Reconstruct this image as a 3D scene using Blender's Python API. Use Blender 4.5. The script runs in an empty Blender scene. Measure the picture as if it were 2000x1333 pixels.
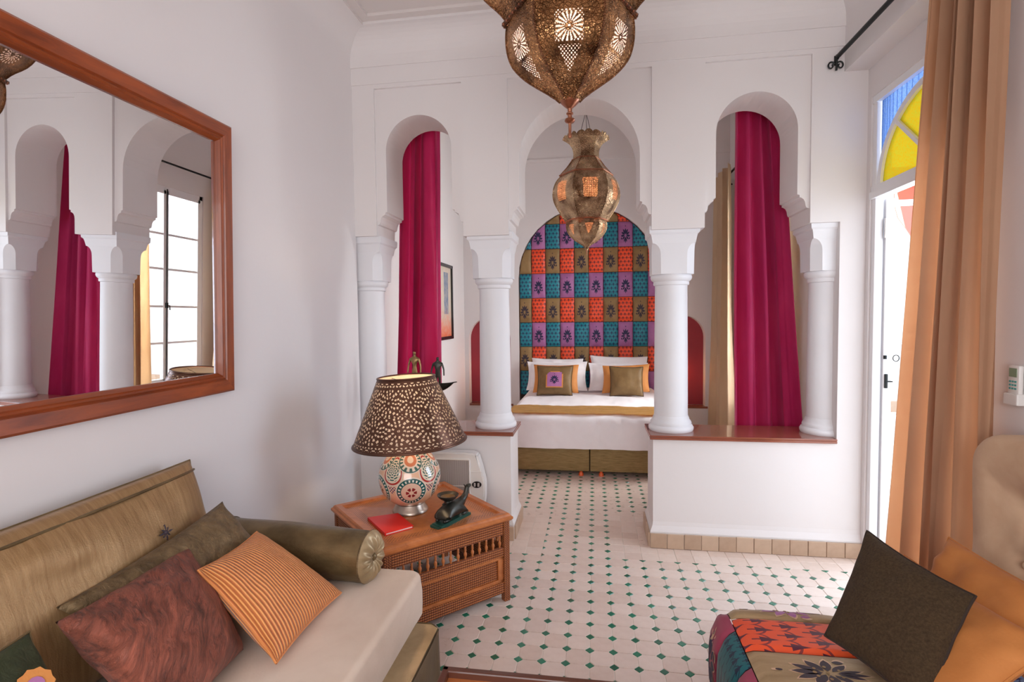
import bpy, bmesh, math, random
from mathutils import Vector, Matrix, noise
C = bpy.context.scene.collection
S = bpy.context.scene
PI = math.pi
rnd = random.Random(7)

# ------------------------------------------------------------------ camera
cam_d = bpy.data.cameras.new('camera'); cam = bpy.data.objects.new('camera', cam_d); C.objects.link(cam)
cam_d.sensor_width = 36.0; cam_d.lens = 1046.47 * 36.0 / 2000.0; cam_d.clip_start = 0.05
CR = Vector((0.98829116, 0.15212806, -0.01173143)); CU = Vector((0.00449642, 0.04781576, 0.99884605)); CF = Vector((-0.15251346, 0.98720348, -0.04657186))
M = Matrix((CR, CU, -CF)).transposed().to_4x4(); M.translation = Vector((0, 0, 1.4508))
cam.matrix_world = M; S.camera = cam

# ------------------------------------------------------------------ world, lights, exposure
w = bpy.data.worlds.new('world'); S.world = w; w.use_nodes = True
bg = w.node_tree.nodes['Background']; bg.inputs[0].default_value = (0.86, 0.92, 1.0, 1); bg.inputs[1].default_value = 3.4
S.view_settings.view_transform = 'Standard'; S.view_settings.look = 'None'; S.view_settings.gamma = 1.0
S.view_settings.use_curve_mapping = False; S.view_settings.exposure = -0.12
S.cycles.max_bounces = 14; S.cycles.diffuse_bounces = 8; S.cycles.glossy_bounces = 4; S.cycles.transparent_max_bounces = 12
S.cycles.sample_clamp_indirect = 6.0; S.cycles.caustics_reflective = False; S.cycles.caustics_refractive = False
S.cycles.use_denoising = True

def area(name, loc, target, sx, sy, power, col=(1, 1, 1), portal=False):
    l = bpy.data.lights.new(name, 'AREA'); l.shape = 'RECTANGLE'; l.size = sx; l.size_y = sy; l.energy = power; l.color = col
    if portal: l.cycles.is_portal = True
    o = bpy.data.objects.new(name, l); C.objects.link(o); o.location = loc
    o.rotation_euler = (Vector(target) - Vector(loc)).to_track_quat('-Z', 'Y').to_euler(); return o
# added fill lamp behind the camera; daylight through the terrace door and bedroom window
area('rear_fill_light', (0.0, -1.32, 1.7), (0.0, 5, 1.35), 2.1, 1.7, 50, (1.0, 0.955, 0.93))
area('door_portal', (1.72, 2.83, 1.3), (0, 2.83, 1.3), 1.1, 2.6, 1, portal=True)
area('bedroom_window_portal', (1.72, 5.4, 1.8), (0, 5.4, 1.8), 1.05, 2.2, 1, portal=True)
area('terrace_bounce', (2.7, 3.25, 1.45), (0, 1.3, .8), 1.5, 2.0, 76, (0.62, 0.78, 1.0))
area('bedroom_daylight', (2.6, 5.4, 2.1), (0, 5.4, 1.5), 1.2, 2.0, 250, (0.97, 0.98, 1.0))
def point(name, loc, power, col, r=0.03):
    l = bpy.data.lights.new(name, 'POINT'); l.energy = power; l.color = col; l.shadow_soft_size = r
    o = bpy.data.objects.new(name, l); C.objects.link(o); o.location = loc; return o

# ------------------------------------------------------------------ shader expression helper
class X:
    nt = None
    def __init__(s, k): s.k = k
    @staticmethod
    def m(op, *a):
        n = X.nt.nodes.new('ShaderNodeMath'); n.operation = op
        for i, v in enumerate(a):
            if isinstance(v, X): X.nt.links.new(v.k, n.inputs[i])
            else: n.inputs[i].default_value = v
        return X(n.outputs[0])
    def __add__(s, o): return X.m('ADD', s, o)
    __radd__ = __add__
    def __sub__(s, o): return X.m('SUBTRACT', s, o)
    def __rsub__(s, o): return X.m('SUBTRACT', o, s)
    def __mul__(s, o): return X.m('MULTIPLY', s, o)
    __rmul__ = __mul__
    def __truediv__(s, o): return X.m('DIVIDE', s, o)
    def __lt__(s, o): return X.m('LESS_THAN', s, o)
    def __gt__(s, o): return X.m('GREATER_THAN', s, o)
def sin(a): return X.m('SINE', a)
def cos(a): return X.m('COSINE', a)
def absx(a): return X.m('ABSOLUTE', a)
def sqrt(a): return X.m('SQRT', a)
def fract(a): return X.m('FRACT', a)
def floorx(a): return X.m('FLOOR', a)
def atan2(a, b): return X.m('ARCTAN2', a, b)
def mx(a, b): return X.m('MAXIMUM', a, b)
def mn(a, b): return X.m('MINIMUM', a, b)
def mod(a, b): return X.m('FLOORED_MODULO', a, b)
def hyp(a, b): return sqrt(a * a + b * b)
def clamp(a): return mx(mn(a, 1.0), 0.0)
def coords(kind='Object'):
    t = X.nt.nodes.new('ShaderNodeTexCoord'); s = X.nt.nodes.new('ShaderNodeSeparateXYZ'); X.nt.links.new(t.outputs[kind], s.inputs[0])
    return X(s.outputs[0]), X(s.outputs[1]), X(s.outputs[2]), t.outputs[kind]
def vec(a, b, c):
    n = X.nt.nodes.new('ShaderNodeCombineXYZ')
    for i, v in enumerate((a, b, c)):
        if isinstance(v, X): X.nt.links.new(v.k, n.inputs[i])
        else: n.inputs[i].default_value = v
    return n.outputs[0]
def nz(scale, detail=3, rough=.5, v=None, dist=0):
    n = X.nt.nodes.new('ShaderNodeTexNoise'); n.inputs['Scale'].default_value = scale; n.inputs['Detail'].default_value = detail; n.inputs['Roughness'].default_value = rough
    n.inputs['Distortion'].default_value = dist
    X.nt.links.new(v if v is not None else coords()[3], n.inputs['Vector']); return X(n.outputs[0])
def vor(scale, v=None, feat='DISTANCE_TO_EDGE'):
    n = X.nt.nodes.new('ShaderNodeTexVoronoi'); n.feature = feat; n.inputs['Scale'].default_value = scale
    X.nt.links.new(v if v is not None else coords()[3], n.inputs['Vector']); return X(n.outputs[0])
def rndobj():
    n = X.nt.nodes.new('ShaderNodeObjectInfo'); return X(n.outputs['Random'])
class K:                                                           # colour expression
    def __init__(s, k): s.k = k
def mix(f, a, b):
    n = X.nt.nodes.new('ShaderNodeMix'); n.data_type = 'RGBA'
    for i, v in ((0, f), (6, a), (7, b)):
        if isinstance(v, (X, K)): X.nt.links.new(v.k, n.inputs[i])
        elif i == 0: n.inputs[0].default_value = v
        else: n.inputs[i].default_value = (*v, 1)
    return K(n.outputs[2])
MATS = {}
def mat(name, col=(.8, .8, .8), rough=.5, metal=0, fn=None, sheen=0, coat=0, spec=.5, emit=None, es=0, trans=0):
    """fn() may return dict(col=, rough=, bump=X, bs=strength, bd=distance, metal=)"""
    m = bpy.data.materials.new(name); m.use_nodes = True; MATS[name] = m
    X.nt = m.node_tree; b = m.node_tree.nodes['Principled BSDF']
    b.inputs['Base Color'].default_value = (*col, 1); b.inputs['Roughness'].default_value = rough; b.inputs['Metallic'].default_value = metal
    b.inputs['Sheen Weight'].default_value = sheen; b.inputs['Coat Weight'].default_value = coat; b.inputs['Specular IOR Level'].default_value = spec
    if sheen: b.inputs['Sheen Weight'].default_value = sheen * .28; b.inputs['Sheen Roughness'].default_value = .35; b.inputs['Sheen Tint'].default_value = (*[min(1, .3 + c) for c in col], 1)
    if trans: b.inputs['Transmission Weight'].default_value = trans
    if emit: b.inputs['Emission Color'].default_value = (*emit, 1); b.inputs['Emission Strength'].default_value = es
    if fn:
        r = fn()
        L = m.node_tree.links.new
        if 'col' in r: L(r['col'].k, b.inputs['Base Color'])
        if 'rough' in r: L(r['rough'].k, b.inputs['Roughness'])
        if 'metal' in r: L(r['metal'].k, b.inputs['Metallic'])
        if 'bump' in r:
            n = m.node_tree.nodes.new('ShaderNodeBump'); n.inputs['Strength'].default_value = r.get('bs', .5); n.inputs['Distance'].default_value = r.get('bd', .002)
            L(r['bump'].k, n.inputs['Height']); L(n.outputs[0], b.inputs['Normal'])
    return m
def vary(c, s, k=.85, scale=6, **kw):
    d = tuple(v * k for v in c)
    return lambda: dict(col=mix(nz(scale, 4), d, tuple(min(1, v * (2 - k)) for v in c)), **{a: b() for a, b in kw.items()}) 
def thin_glass(name, col, a=.85, gl=.05):
    m = bpy.data.materials.new(name); m.use_nodes = True; nt = m.node_tree; nt.nodes.clear()
    o = nt.nodes.new('ShaderNodeOutputMaterial'); t = nt.nodes.new('ShaderNodeBsdfTransparent'); g = nt.nodes.new('ShaderNodeBsdfGlossy'); x = nt.nodes.new('ShaderNodeMixShader')
    t.inputs[0].default_value = (*col, 1); g.inputs['Roughness'].default_value = .03; x.inputs[0].default_value = gl
    nt.links.new(t.outputs[0], x.inputs[1]); nt.links.new(g.outputs[0], x.inputs[2]); nt.links.new(x.outputs[0], o.inputs[0]); MATS[name] = m; return m
def cloth_glass(name, c1, c2, scale):
    """figured coloured glass: part translucent, part see-through"""
    m = bpy.data.materials.new(name); m.use_nodes = True; nt = m.node_tree; nt.nodes.clear(); X.nt = nt
    o = nt.nodes.new('ShaderNodeOutputMaterial'); t = nt.nodes.new('ShaderNodeBsdfTransparent'); g = nt.nodes.new('ShaderNodeBsdfTranslucent'); x = nt.nodes.new('ShaderNodeMixShader')
    k = mix((vor(scale, feat='F1') * 1.6), c1, c2); nt.links.new(k.k, t.inputs[0]); nt.links.new(k.k, g.inputs[0]); x.inputs[0].default_value = .45
    nt.links.new(t.outputs[0], x.inputs[1]); nt.links.new(g.outputs[0], x.inputs[2]); nt.links.new(x.outputs[0], o.inputs[0]); MATS[name] = m; return m
def translucent(name, col, f=.5):
    m = bpy.data.materials.new(name); m.use_nodes = True; nt = m.node_tree; nt.nodes.clear()
    o = nt.nodes.new('ShaderNodeOutputMaterial'); t = nt.nodes.new('ShaderNodeBsdfTranslucent'); g = nt.nodes.new('ShaderNodeBsdfDiffuse'); x = nt.nodes.new('ShaderNodeMixShader')
    t.inputs[0].default_value = (*col, 1); g.inputs[0].default_value = (*col, 1); x.inputs[0].default_value = f
    nt.links.new(t.outputs[0], x.inputs[1]); nt.links.new(g.outputs[0], x.inputs[2]); nt.links.new(x.outputs[0], o.inputs[0]); MATS[name] = m; return m

# ---- materials
mat('plaster', (.79, .775, .785), .75, fn=lambda: dict(col=mix(nz(1.3, 4), (.70, .665, .66), (.76, .725, .72)), bump=nz(14, 5), bs=.25, bd=.004))
mat('ceiling_paint', (.76, .73, .72), .8, fn=lambda: dict(col=mix(nz(2, 4), (.66, .61, .59), (.70, .65, .63))))
mat('column_paint', (.84, .835, .86), .55, fn=lambda: dict(col=mix(nz(5, 4), (.72, .72, .745), (.78, .78, .805)), bump=nz(30, 3), bs=.1, bd=.002))
mat('white_frame', (.80, .80, .82), .4)
mat('grout', (.74, .68, .60), .9)
def f_tile():
    r = rndobj(); n = nz(22, 4, .6); big = nz(1.5, 3)
    return dict(col=mix(clamp(n * .7 + r * .45), (.60, .45, .37), (.80, .67, .59)), rough=n * .25 + .18, bump=nz(35, 3), bs=.25, bd=.003)
mat('zellige', fn=f_tile, rough=.3, spec=.5)
def f_green():
    r = rndobj(); return dict(col=mix(clamp(r * .8 + nz(60, 2) * .3), (.008, .085, .045), (.03, .22, .13)), rough=nz(40) * .2 + .1)
mat('green_glaze', fn=f_green, coat=.4)
mat('base_tile', fn=lambda: dict(col=mix(clamp(rndobj() * .6 + nz(25, 4) * .5), (.36, .235, .155), (.60, .44, .32)), bump=nz(40), bs=.3, bd=.002), rough=.4)
def wood(name, c1, c2, ax=0, rough=.35, coat=.2, sc=1):
    def f():
        x, y, z, v = coords(); q = [x, y, z]; q[ax] = q[ax] * .12
        n = nz(28 * sc, 6, .65, vec(*q), .6)
        return dict(col=mix(clamp(n * 1.7 - .35), c1, c2), bump=n, bs=.15, bd=.001)
    return mat(name, fn=f, rough=rough, coat=coat)
wood('mirror_wood_z', (.11, .018, .005), (.40, .085, .018), 2); wood('mirror_wood_y', (.11, .018, .005), (.40, .085, .018), 1)
wood('sill_wood', (.16, .04, .022), (.36, .11, .06), 0, .25, .5)
wood('table_wood', (.28, .075, .018), (.60, .20, .055), 0, .35, .3)
def f_carve(freq, depth):
    def f():
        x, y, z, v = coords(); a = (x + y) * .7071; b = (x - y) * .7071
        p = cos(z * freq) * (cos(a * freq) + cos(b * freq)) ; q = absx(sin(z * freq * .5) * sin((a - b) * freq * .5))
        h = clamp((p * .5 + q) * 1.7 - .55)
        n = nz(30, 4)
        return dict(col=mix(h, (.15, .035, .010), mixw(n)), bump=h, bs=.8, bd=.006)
    return f
def mixw(n): return mix(n, (.40, .115, .028), (.64, .225, .06))
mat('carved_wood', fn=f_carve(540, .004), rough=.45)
def f_topcarve():
    x, y, z, v = coords(); a = hyp(x, y); n = nz(30, 4)
    s = mx(absx(x), absx(y)) * 0 + absx(x) + absx(y)              # square rotated 45 degrees (diamond metric)
    ring = (absx(s - .375) < .035)
    motif = clamp(cos((x + y) * 260) * cos((x - y) * 260) * 3)
    h = ring * motif
    return dict(col=mix(h * .75, mixw(n), (.10, .03, .012)), bump=h, bs=-.6, bd=.003)
mat('table_top_wood', fn=f_topcarve, rough=.3, coat=.3)
mat('dark_wood', (.10, .03, .015), .35, coat=.3)
# brass
def f_brass(c1, c2, sc, bs=.6):
    def f():
        n = nz(9, 5, .6); e = vor(sc); e2 = vor(sc * 2.3)
        h = clamp(e * 9) * .7 + clamp(e2 * 6) * .3
        return dict(col=mix(clamp(n * 2.2 - .62), c1, c2), rough=n * .28 + .10, bump=h, bs=bs, bd=.005)
    return f
mat('engraved_brass', fn=f_brass((.05, .016, .006), (.70, .36, .15), 70, .9), metal=.9, rough=.35)
mat('light_brass', fn=f_brass((.14, .055, .018), (.92, .68, .42), 80, .9), metal=.9, rough=.3)
mat('dark_brass', fn=f_brass((.06, .025, .012), (.30, .13, .06), 90), metal=.9, rough=.35)
mat('rim_brass', (.30, .10, .05), .3, .9, fn=lambda: dict(col=mix(nz(40), (.16, .05, .025), (.55, .24, .14))))
mat('shade_metal', fn=lambda: dict(col=mix(nz(12, 5), (.05, .018, .011), (.17, .08, .05)), rough=nz(6) * .2 + .25), metal=.8)
mat('silver_metal', (.42, .34, .28), .3, .9)
mat('bronze', fn=lambda: dict(col=mix(nz(25, 4), (.012, .014, .014), (.09, .085, .07)), rough=nz(30) * .2 + .25), metal=.7)
mat('bronze_gold', (.28, .18, .08), .35, .8)
mat('iron', (.018, .02, .02), .45, .6)
translucent('shade_liner', (.95, .80, .62), .6); translucent('lantern_glass', (.95, .80, .72), .6); translucent('amber_glass', (.95, .55, .32), .6)
mat('bulb', (1, .8, .5), .4, emit=(1, .78, .50), es=4)
mat('red_leather', fn=lambda: dict(col=mix(nz(8), (.72, .012, .012), (.88, .03, .02)), bump=nz(150, 2), bs=.15, bd=.001), rough=.38)
mat('paper', (.82, .80, .76), .8)
mat('mirror', (.93, .93, .94), .0, 1.0)
# fabrics
def fabric(name, c1, c2, rough=.8, sheen=.3, sc=120, bs=.3, big=5, wr=0.0, stretch=None, metal=0, coat=0):
    def f():
        x, y, z, v = coords(); vv = v
        if stretch: vv = vec(x * stretch[0], y * stretch[1], z * stretch[2])
        n = nz(big, 5, .6, vv, .3); fine = nz(sc, 2)
        h = fine * .25 + (nz(big * 2.2, 5, .6, vv, .8) * wr if wr else 0.0)
        return dict(col=mix(clamp(n * 1.6 - .3), c1, c2), bump=h, bs=bs, bd=.006 if wr else .002)
    return mat(name, fn=f, rough=rough, sheen=sheen * .5, metal=metal, coat=coat, spec=.28)
fabric('fuchsia_satin', (.62, .018, .17), (.88, .12, .33), .42, .5, 200, .15, 3, stretch=(1, 1, .3))
fabric('beige_curtain', (.56, .32, .19), (.74, .50, .33), .75, .45, 160, .2, 2, stretch=(1, 1, .3))
fabric('cream_satin', (.66, .48, .31), (.84, .69, .50), .45, .4, 160, .2, 4, stretch=(1, 1, .3))
fabric('gold_silk', (.24, .13, .052), (.47, .30, .145), .36, .5, 260, .5, 12, .3, (1, 8, .5), metal=.35)
fabric('olive_brocade', (.05, .03, .012), (.30, .20, .10), .45, .4, 120, .9, 18, 1.6, None, metal=.3)
fabric('olive_satin', (.05, .032, .012), (.28, .19, .09), .32, .3, 200, .3, 6, 1.0, (1, 1, 2), metal=.45)
fabric('satin_valance', (.18, .12, .055), (.48, .36, .21), .33, .3, 200, .3, 5, 1.2, (1, 1, .4), metal=.35)
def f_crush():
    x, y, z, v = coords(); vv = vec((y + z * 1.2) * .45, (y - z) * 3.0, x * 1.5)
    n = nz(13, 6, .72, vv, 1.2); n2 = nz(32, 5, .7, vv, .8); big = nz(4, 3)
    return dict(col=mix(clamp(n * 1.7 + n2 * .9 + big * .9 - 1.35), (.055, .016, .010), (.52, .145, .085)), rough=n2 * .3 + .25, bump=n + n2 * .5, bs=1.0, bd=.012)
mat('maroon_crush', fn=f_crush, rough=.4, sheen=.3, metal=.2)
fabric('green_brocade', (.018, .026, .012), (.06, .07, .03), .6, .3, 120, .6, 20, 1.0)
fabric('suede_seat', (.60, .46, .36), (.80, .67, .56), .85, .5, 150, .2, 3, .3)
fabric('tufted_velvet', (.44, .27, .16), (.66, .47, .32), .8, .6, 150, .2, 5, .3)
fabric('orange_velvet', (.40, .135, .03), (.60, .24, .07), .75, .6, 150, .2, 5, .3)
fabric('brown_tweed', (.022, .012, .005), (.085, .052, .024), .9, .3, 260, .9, 150, .4)
fabric('white_linen', (.82, .78, .79), (.90, .87, .88), .8, .2, 200, .4, 5, 1.1)
fabric('runner_gold', (.58, .30, .07), (.95, .62, .22), .4, .4, 120, .9, 14, 2.4, (.6, 3, 1))
fabric('bed_base_cloth', (.15, .095, .03), (.38, .26, .11), .7, .3, 160, .6, 10, .4, (1, 1, 10))
fabric('bed_cushion_brown', (.12, .065, .022), (.25, .15, .06), .5, .3, 160, .5, 8, .5)
fabric('gold_patch_seat', (.26, .17, .08), (.52, .38, .22), .45, .4, 180, .4, 5, .4, (1, 6, 1), metal=.2)
fabric('gold_patch', (.19, .11, .04), (.36, .23, .10), .55, .4, 150, .3, 6, .4)
fabric('purple_patch', (.30, .09, .24), (.48, .20, .42), .5, .5, 150, .3, 6, .4)
fabric('orange_sateen', (.55, .20, .05), (.70, .29, .08), .6, .4, 150, .3, 6, .5)
def f_print(c1, c2, ink, sx, sz, horiz=False):
    def f():
        x, y, z, v = coords()
        a = (y if horiz else x) * sx; b = (x if horiz else z) * sz
        row = floorx(b); fa = fract(a + mod(row, 2.0) * .5) - .5; fb = fract(b)
        tri = (absx(fa) < (1.0 - fb) * .36) * (fb > .30)
        stem = (absx(fa) < .05) * (fb < .55)
        arc = absx(hyp(fa, fb - .1) - .55) < .05
        k = mx(mx(tri, stem), arc * .8)
        n = nz(8, 3)
        return dict(col=mix(k, mix(n, c1, c2), ink), bump=nz(150, 2), bs=.3, bd=.002)
    return f
mat('teal_print', fn=f_print((.004, .15, .21), (.010, .27, .33), (.006, .02, .08), 22, 22), rough=.5, sheen=.3)
mat('red_print', fn=f_print((.80, .055, .010), (.98, .10, .02), (.16, .012, .015), 22, 22), rough=.5, sheen=.3)
mat('teal_print_seat', fn=f_print((.005, .085, .10), (.012, .15, .17), (.006, .015, .04), 30, 30, True), rough=.5, sheen=.3)
mat('red_print_seat', fn=f_print((.72, .065, .015), (.86, .12, .03), (.09, .012, .03), 19, 12, True), rough=.5, sheen=.3)
mat('blue_print_seat', fn=f_print((.16, .27, .52), (.28, .38, .62), (.02, .03, .12), 30, 30, True), rough=.5)
mat('magenta_patch', fn=lambda: dict(col=mix(nz(8), (.26, .03, .07), (.38, .06, .11))), rough=.5, sheen=.4)
mat('ink', (.012, .012, .06), .6); mat('ink_brown', (.035, .02, .03), .6); mat('motif_cream', (.62, .40, .25), .5); mat('seam', (.028, .015, .009), .8)
def f_cord():
    x, y, z, v = coords('UV')
    s = sin(x * 2 * PI * 34) * .5 + .5
    return dict(col=mix(clamp(s * .9 + nz(8, 3) * .3 - .1), (.42, .085, .015), (.92, .40, .12)), bump=s, bs=1.0, bd=.004)
mat('orange_corduroy', fn=f_cord, rough=.6, sheen=.7)
mat('niche_red', fn=lambda: dict(col=mix(nz(6, 4), (.26, .018, .035), (.36, .03, .045))), rough=.55)
mat('white_plastic', (.72, .70, .68), .35); mat('grey_plastic', (.42, .38, .37), .5); mat('black_plastic', (.01, .01, .012), .25)
mat('heater_grille', fn=lambda: dict(col=mix((sin(coords()[0] * 900) * .5 + .5), (.18, .16, .16), (.50, .46, .45))), rough=.5)
mat('lcd', (.22, .30, .20), .2); mat('button_green', (.05, .3, .28), .4)
mat('orange_plastic', (.80, .13, .03), .4)
mat('chrome', (.75, .75, .75), .15, 1.0)
mat('awning_red', (.60, .10, .06), .8); mat('terrace_white', (.85, .85, .84), .8)
mat('terrace_tile', fn=lambda: dict(col=mix(clamp(vor(9) * 12), (.35, .33, .30), (.80, .77, .72))), rough=.5)
mat('patina_green', fn=lambda: dict(col=mix(nz(30, 3), (.012, .07, .055), (.05, .16, .12))), rough=.3, metal=.5)
thin_glass('window_glass', (.97, .98, .98))
cloth_glass('yellow_glass', (.56, .33, .03), (.44, .40, .09), 90)
cloth_glass('blue_glass', (.12, .22, .55), (.34, .42, .54), 160)
def f_globe():
    x, y, z, v = coords(); r = .16
    phi = atan2(y, x) + 1.18; th = X.m('ARCSINE', mx(mn(z / r, 1.0), -1.0))
    def cell(n, off, th0, sq=1.0):
        a = phi * (n / (2 * PI)) + off; fa = (fract(a) - .5) * (2 * PI / n) * cos(th0); fb = (th - th0) * sq
        return fa, fb
    ground = mix(nz(25), (.66, .36, .20), (.80, .52, .36))
    fa, fb = cell(5.0, .5, -.28); d = hyp(fa, fb); an = atan2(fb, fa)
    dots = (cos(an * 22) > .2) * (absx(d - .385) < .035)
    petal = (absx(cos(an * 3)) > .5) * (absx(d - .12) < .05)
    c = mix((d < .50), ground, (.72, .60, .48))
    c = mix((d < .46), c, (.012, .09, .085)); c = mix(dots, c, (.72, .68, .58)); c = mix((d < .32), c, (.70, .46, .34)); c = mix(petal, c, (.22, .015, .02))
    fa2, fb2 = cell(5.0, 0.0, .42); drop = hyp(fa2 * (1.15 + fb2 * .55), fb2 * .78)
    tri = vor(75)
    c2 = mix((drop < .38), c, (.70, .56, .44)); c2 = mix((drop < .345), c2, (.38, .035, .03)); c2 = mix((drop < .30), c2, (.72, .60, .46))
    c2 = mix((drop < .27) * (cos(hyp(fa2, fb2) * 75) * cos(atan2(fb2, absx(fa2)) * 6) > .1), c2, (.03, .11, .09))
    fa3, fb3 = cell(5.0, 0.0, -.05); chk = (sin(fa3 * 60) * sin(fb3 * 60) > .08) * (absx(fa3) + absx(fb3 + .02) < .27) * (drop > .39) * (d > .50)
    c3 = mix(chk, c2, (.05, .03, .12))
    fa4, fb4 = cell(5.0, 0.5, .78); d4 = hyp(fa4, fb4 * .8); zig = (absx(d4 - .28) < .05) * (cos(atan2(fb4, fa4) * 16) > 0.0)
    c4 = mix((d4 < .36), c3, (.74, .62, .5)); c4 = mix(absx(d4 - .33) < .015, c4, (.05, .12, .10)); c4 = mix(zig, c4, (.05, .12, .10)); c4 = mix((d4 < .19), c4, (.60, .20, .10)); c4 = mix((d4 < .10), c4, (.78, .62, .46))
    return dict(col=c4)
mat('painted_ceramic', fn=f_globe, rough=.15, coat=.6)
def f_painting():
    x, y, z, v = coords()          # local: y along the wall, z up
    n = nz(7, 6, .7); n2 = nz(16, 5, .7)
    c = mix(n, (.50, .42, .34), (.78, .68, .56))
    blue = (absx(y - .03) < .085) * (z > -.12) * (z < .34)
    c = mix(blue * clamp(n2 * 2.2 - .3), c, (.16, .22, .32))
    red = clamp((n2 * 1.6 + (0.0 - z) * 3.2) - 1.05)
    c = mix(red, c, (.75, .13, .04))
    c = mix(clamp(nz(34, 4, .8) * 5 - 3.1) * .8, c, (.03, .03, .05))
    return dict(col=c)
mat('painting_canvas', fn=f_painting, rough=.5)

# ------------------------------------------------------------------ geometry helpers (all shapes given in world metres)
W = {}
def thing(name, label, cat, loc=(0, 0, 0), group=None):
    o = bpy.data.objects.new(name, None); C.objects.link(o); o.location = loc; o.empty_display_size = .05
    o['label'] = label; o['category'] = cat; W[o.name] = Vector(loc)
    if group: o['group'] = group
    return o
def tag(o, label, cat, group=None):
    o['label'] = label; o['category'] = cat
    if group: o['group'] = group
    return o
def obj(name, bm, m, parent=None, smooth=False, loc=None, angle=40, label=None, kind=None):
    me = bpy.data.meshes.new(name)
    base = W[parent.name] if parent else Vector((0, 0, 0))
    org = Vector(loc) if loc is not None else (base if parent else Vector((0, 0, 0)))
    for v in bm.verts: v.co -= org
    bm.normal_update(); bm.to_mesh(me); bm.free()
    for mm in (m if isinstance(m, (list, tuple)) else [m]): me.materials.append(MATS[mm])
    if smooth:
        me.polygons.foreach_set('use_smooth', [True] * len(me.polygons))
        if angle < 180: me.set_sharp_from_angle(angle=math.radians(angle))
    o = bpy.data.objects.new(name, me); C.objects.link(o)
    if parent: o.parent = parent; o.location = org - base
    else: o.location = org
    W[o.name] = org
    if label: o['label'] = label
    if kind: o['kind'] = kind
    return o
def struct(name, bm, m, parent=None, **kw):
    o = obj(name, bm, m, parent, **kw)
    if parent is None: o['kind'] = 'structure'
    return o
def B(): return bmesh.new()
def box(bm, x0, x1, y0, y1, z0, z1, bev=0, seg=2, mi=0):
    r = bmesh.ops.create_cube(bm, size=1); vs = r['verts']
    for v in vs: v.co = Vector(((x0 + x1) / 2 + v.co.x * (x1 - x0), (y0 + y1) / 2 + v.co.y * (y1 - y0), (z0 + z1) / 2 + v.co.z * (z1 - z0)))
    fs = {f for v in vs for f in v.link_faces}
    for f in fs: f.material_index = mi
    if bev:
        es = {e for v in vs for e in v.link_edges}
        bmesh.ops.bevel(bm, geom=list(es), offset=bev, segments=seg, profile=.5, affect='EDGES')
    return bm
def xf(bm, mtx, start=0):
    bm.verts.ensure_lookup_table()
    for v in bm.verts[start:]: v.co = mtx @ v.co
    return bm
def lathe(bm, prof, cx, cy, seg=32, rot=0, cap=True, mtx=None):
    """prof: list of (radius, z)"""
    rings = []
    for r, z in prof:
        rings.append([bm.verts.new((cx + r * math.cos(rot + 2 * PI * k / seg), cy + r * math.sin(rot + 2 * PI * k / seg), z)) for k in range(seg)])
    for a, b in zip(rings, rings[1:]):
        for k in range(seg):
            bm.faces.new((a[k], a[(k + 1) % seg], b[(k + 1) % seg], b[k]))
    if cap:
        if prof[0][0] > 1e-4: bm.faces.new(list(reversed(rings[0])))
        if prof[-1][0] > 1e-4: bm.faces.new(rings[-1])
    if mtx:
        for rg in rings:
            for v in rg: v.co = mtx @ v.co
    return bm
def prism(bm, pts, a0, a1, axis='y', mi=0):
    """extrude a 2D outline: axis y -> pts are (x, z); axis z -> (x, y); axis x -> (y, z)"""
    def mk(p, a): return {'y': (p[0], a, p[1]), 'z': (p[0], p[1], a), 'x': (a, p[0], p[1])}[axis]
    A = [bm.verts.new(mk(p, a0)) for p in pts]; Bv = [bm.verts.new(mk(p, a1)) for p in pts]; n = len(pts)
    fs = [bm.faces.new(A), bm.faces.new(list(reversed(Bv)))]
    for i in range(n): fs.append(bm.faces.new((A[(i + 1) % n], A[i], Bv[i], Bv[(i + 1) % n])))
    bmesh.ops.recalc_face_normals(bm, faces=fs)
    for f in fs: f.material_index = mi
    if n > 6: bmesh.ops.triangulate(bm, faces=fs[:2])
    return bm
def tube(bm, pts, r, seg=8, cap=True):
    pts = [Vector(p) for p in pts]; n = len(pts); rs = r if isinstance(r, (list, tuple)) else [r] * n
    rings = []; up = Vector((0, 0, 1)); prev = None
    for i, p in enumerate(pts):
        t = (pts[min(i + 1, n - 1)] - pts[max(i - 1, 0)]).normalized()
        if prev is None:
            a = t.cross(up if abs(t.z) < .9 else Vector((1, 0, 0))).normalized()
        else: a = (prev - t * prev.dot(t)).normalized()
        prev = a; b = t.cross(a)
        rings.append([bm.verts.new(p + (a * math.cos(2 * PI * k / seg) + b * math.sin(2 * PI * k / seg)) * rs[i]) for k in range(seg)])
    for a, b in zip(rings, rings[1:]):
        for k in range(seg): bm.faces.new((a[k], a[(k + 1) % seg], b[(k + 1) % seg], b[k]))
    if cap: bm.faces.new(list(reversed(rings[0]))); bm.faces.new(rings[-1])
    return bm
def grid(bm, fn, nu, nv, closed=False, uv=False):
    vs = [[bm.verts.new(fn(i / nu, j / nv)) for i in range(nu + (0 if closed else 1))] for j in range(nv + 1)]
    L = bm.loops.layers.uv.verify() if uv else None
    for j in range(nv):
        for i in range(nu):
            i2 = (i + 1) % nu if closed else i + 1
            f = bm.faces.new((vs[j][i], vs[j][i2], vs[j + 1][i2], vs[j + 1][i]))
            if uv:
                for l, (a, b) in zip(f.loops, ((i, j), (i + 1, j), (i + 1, j + 1), (i, j + 1))): l[L].uv = (a / nu, b / nv)
    return vs
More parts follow.
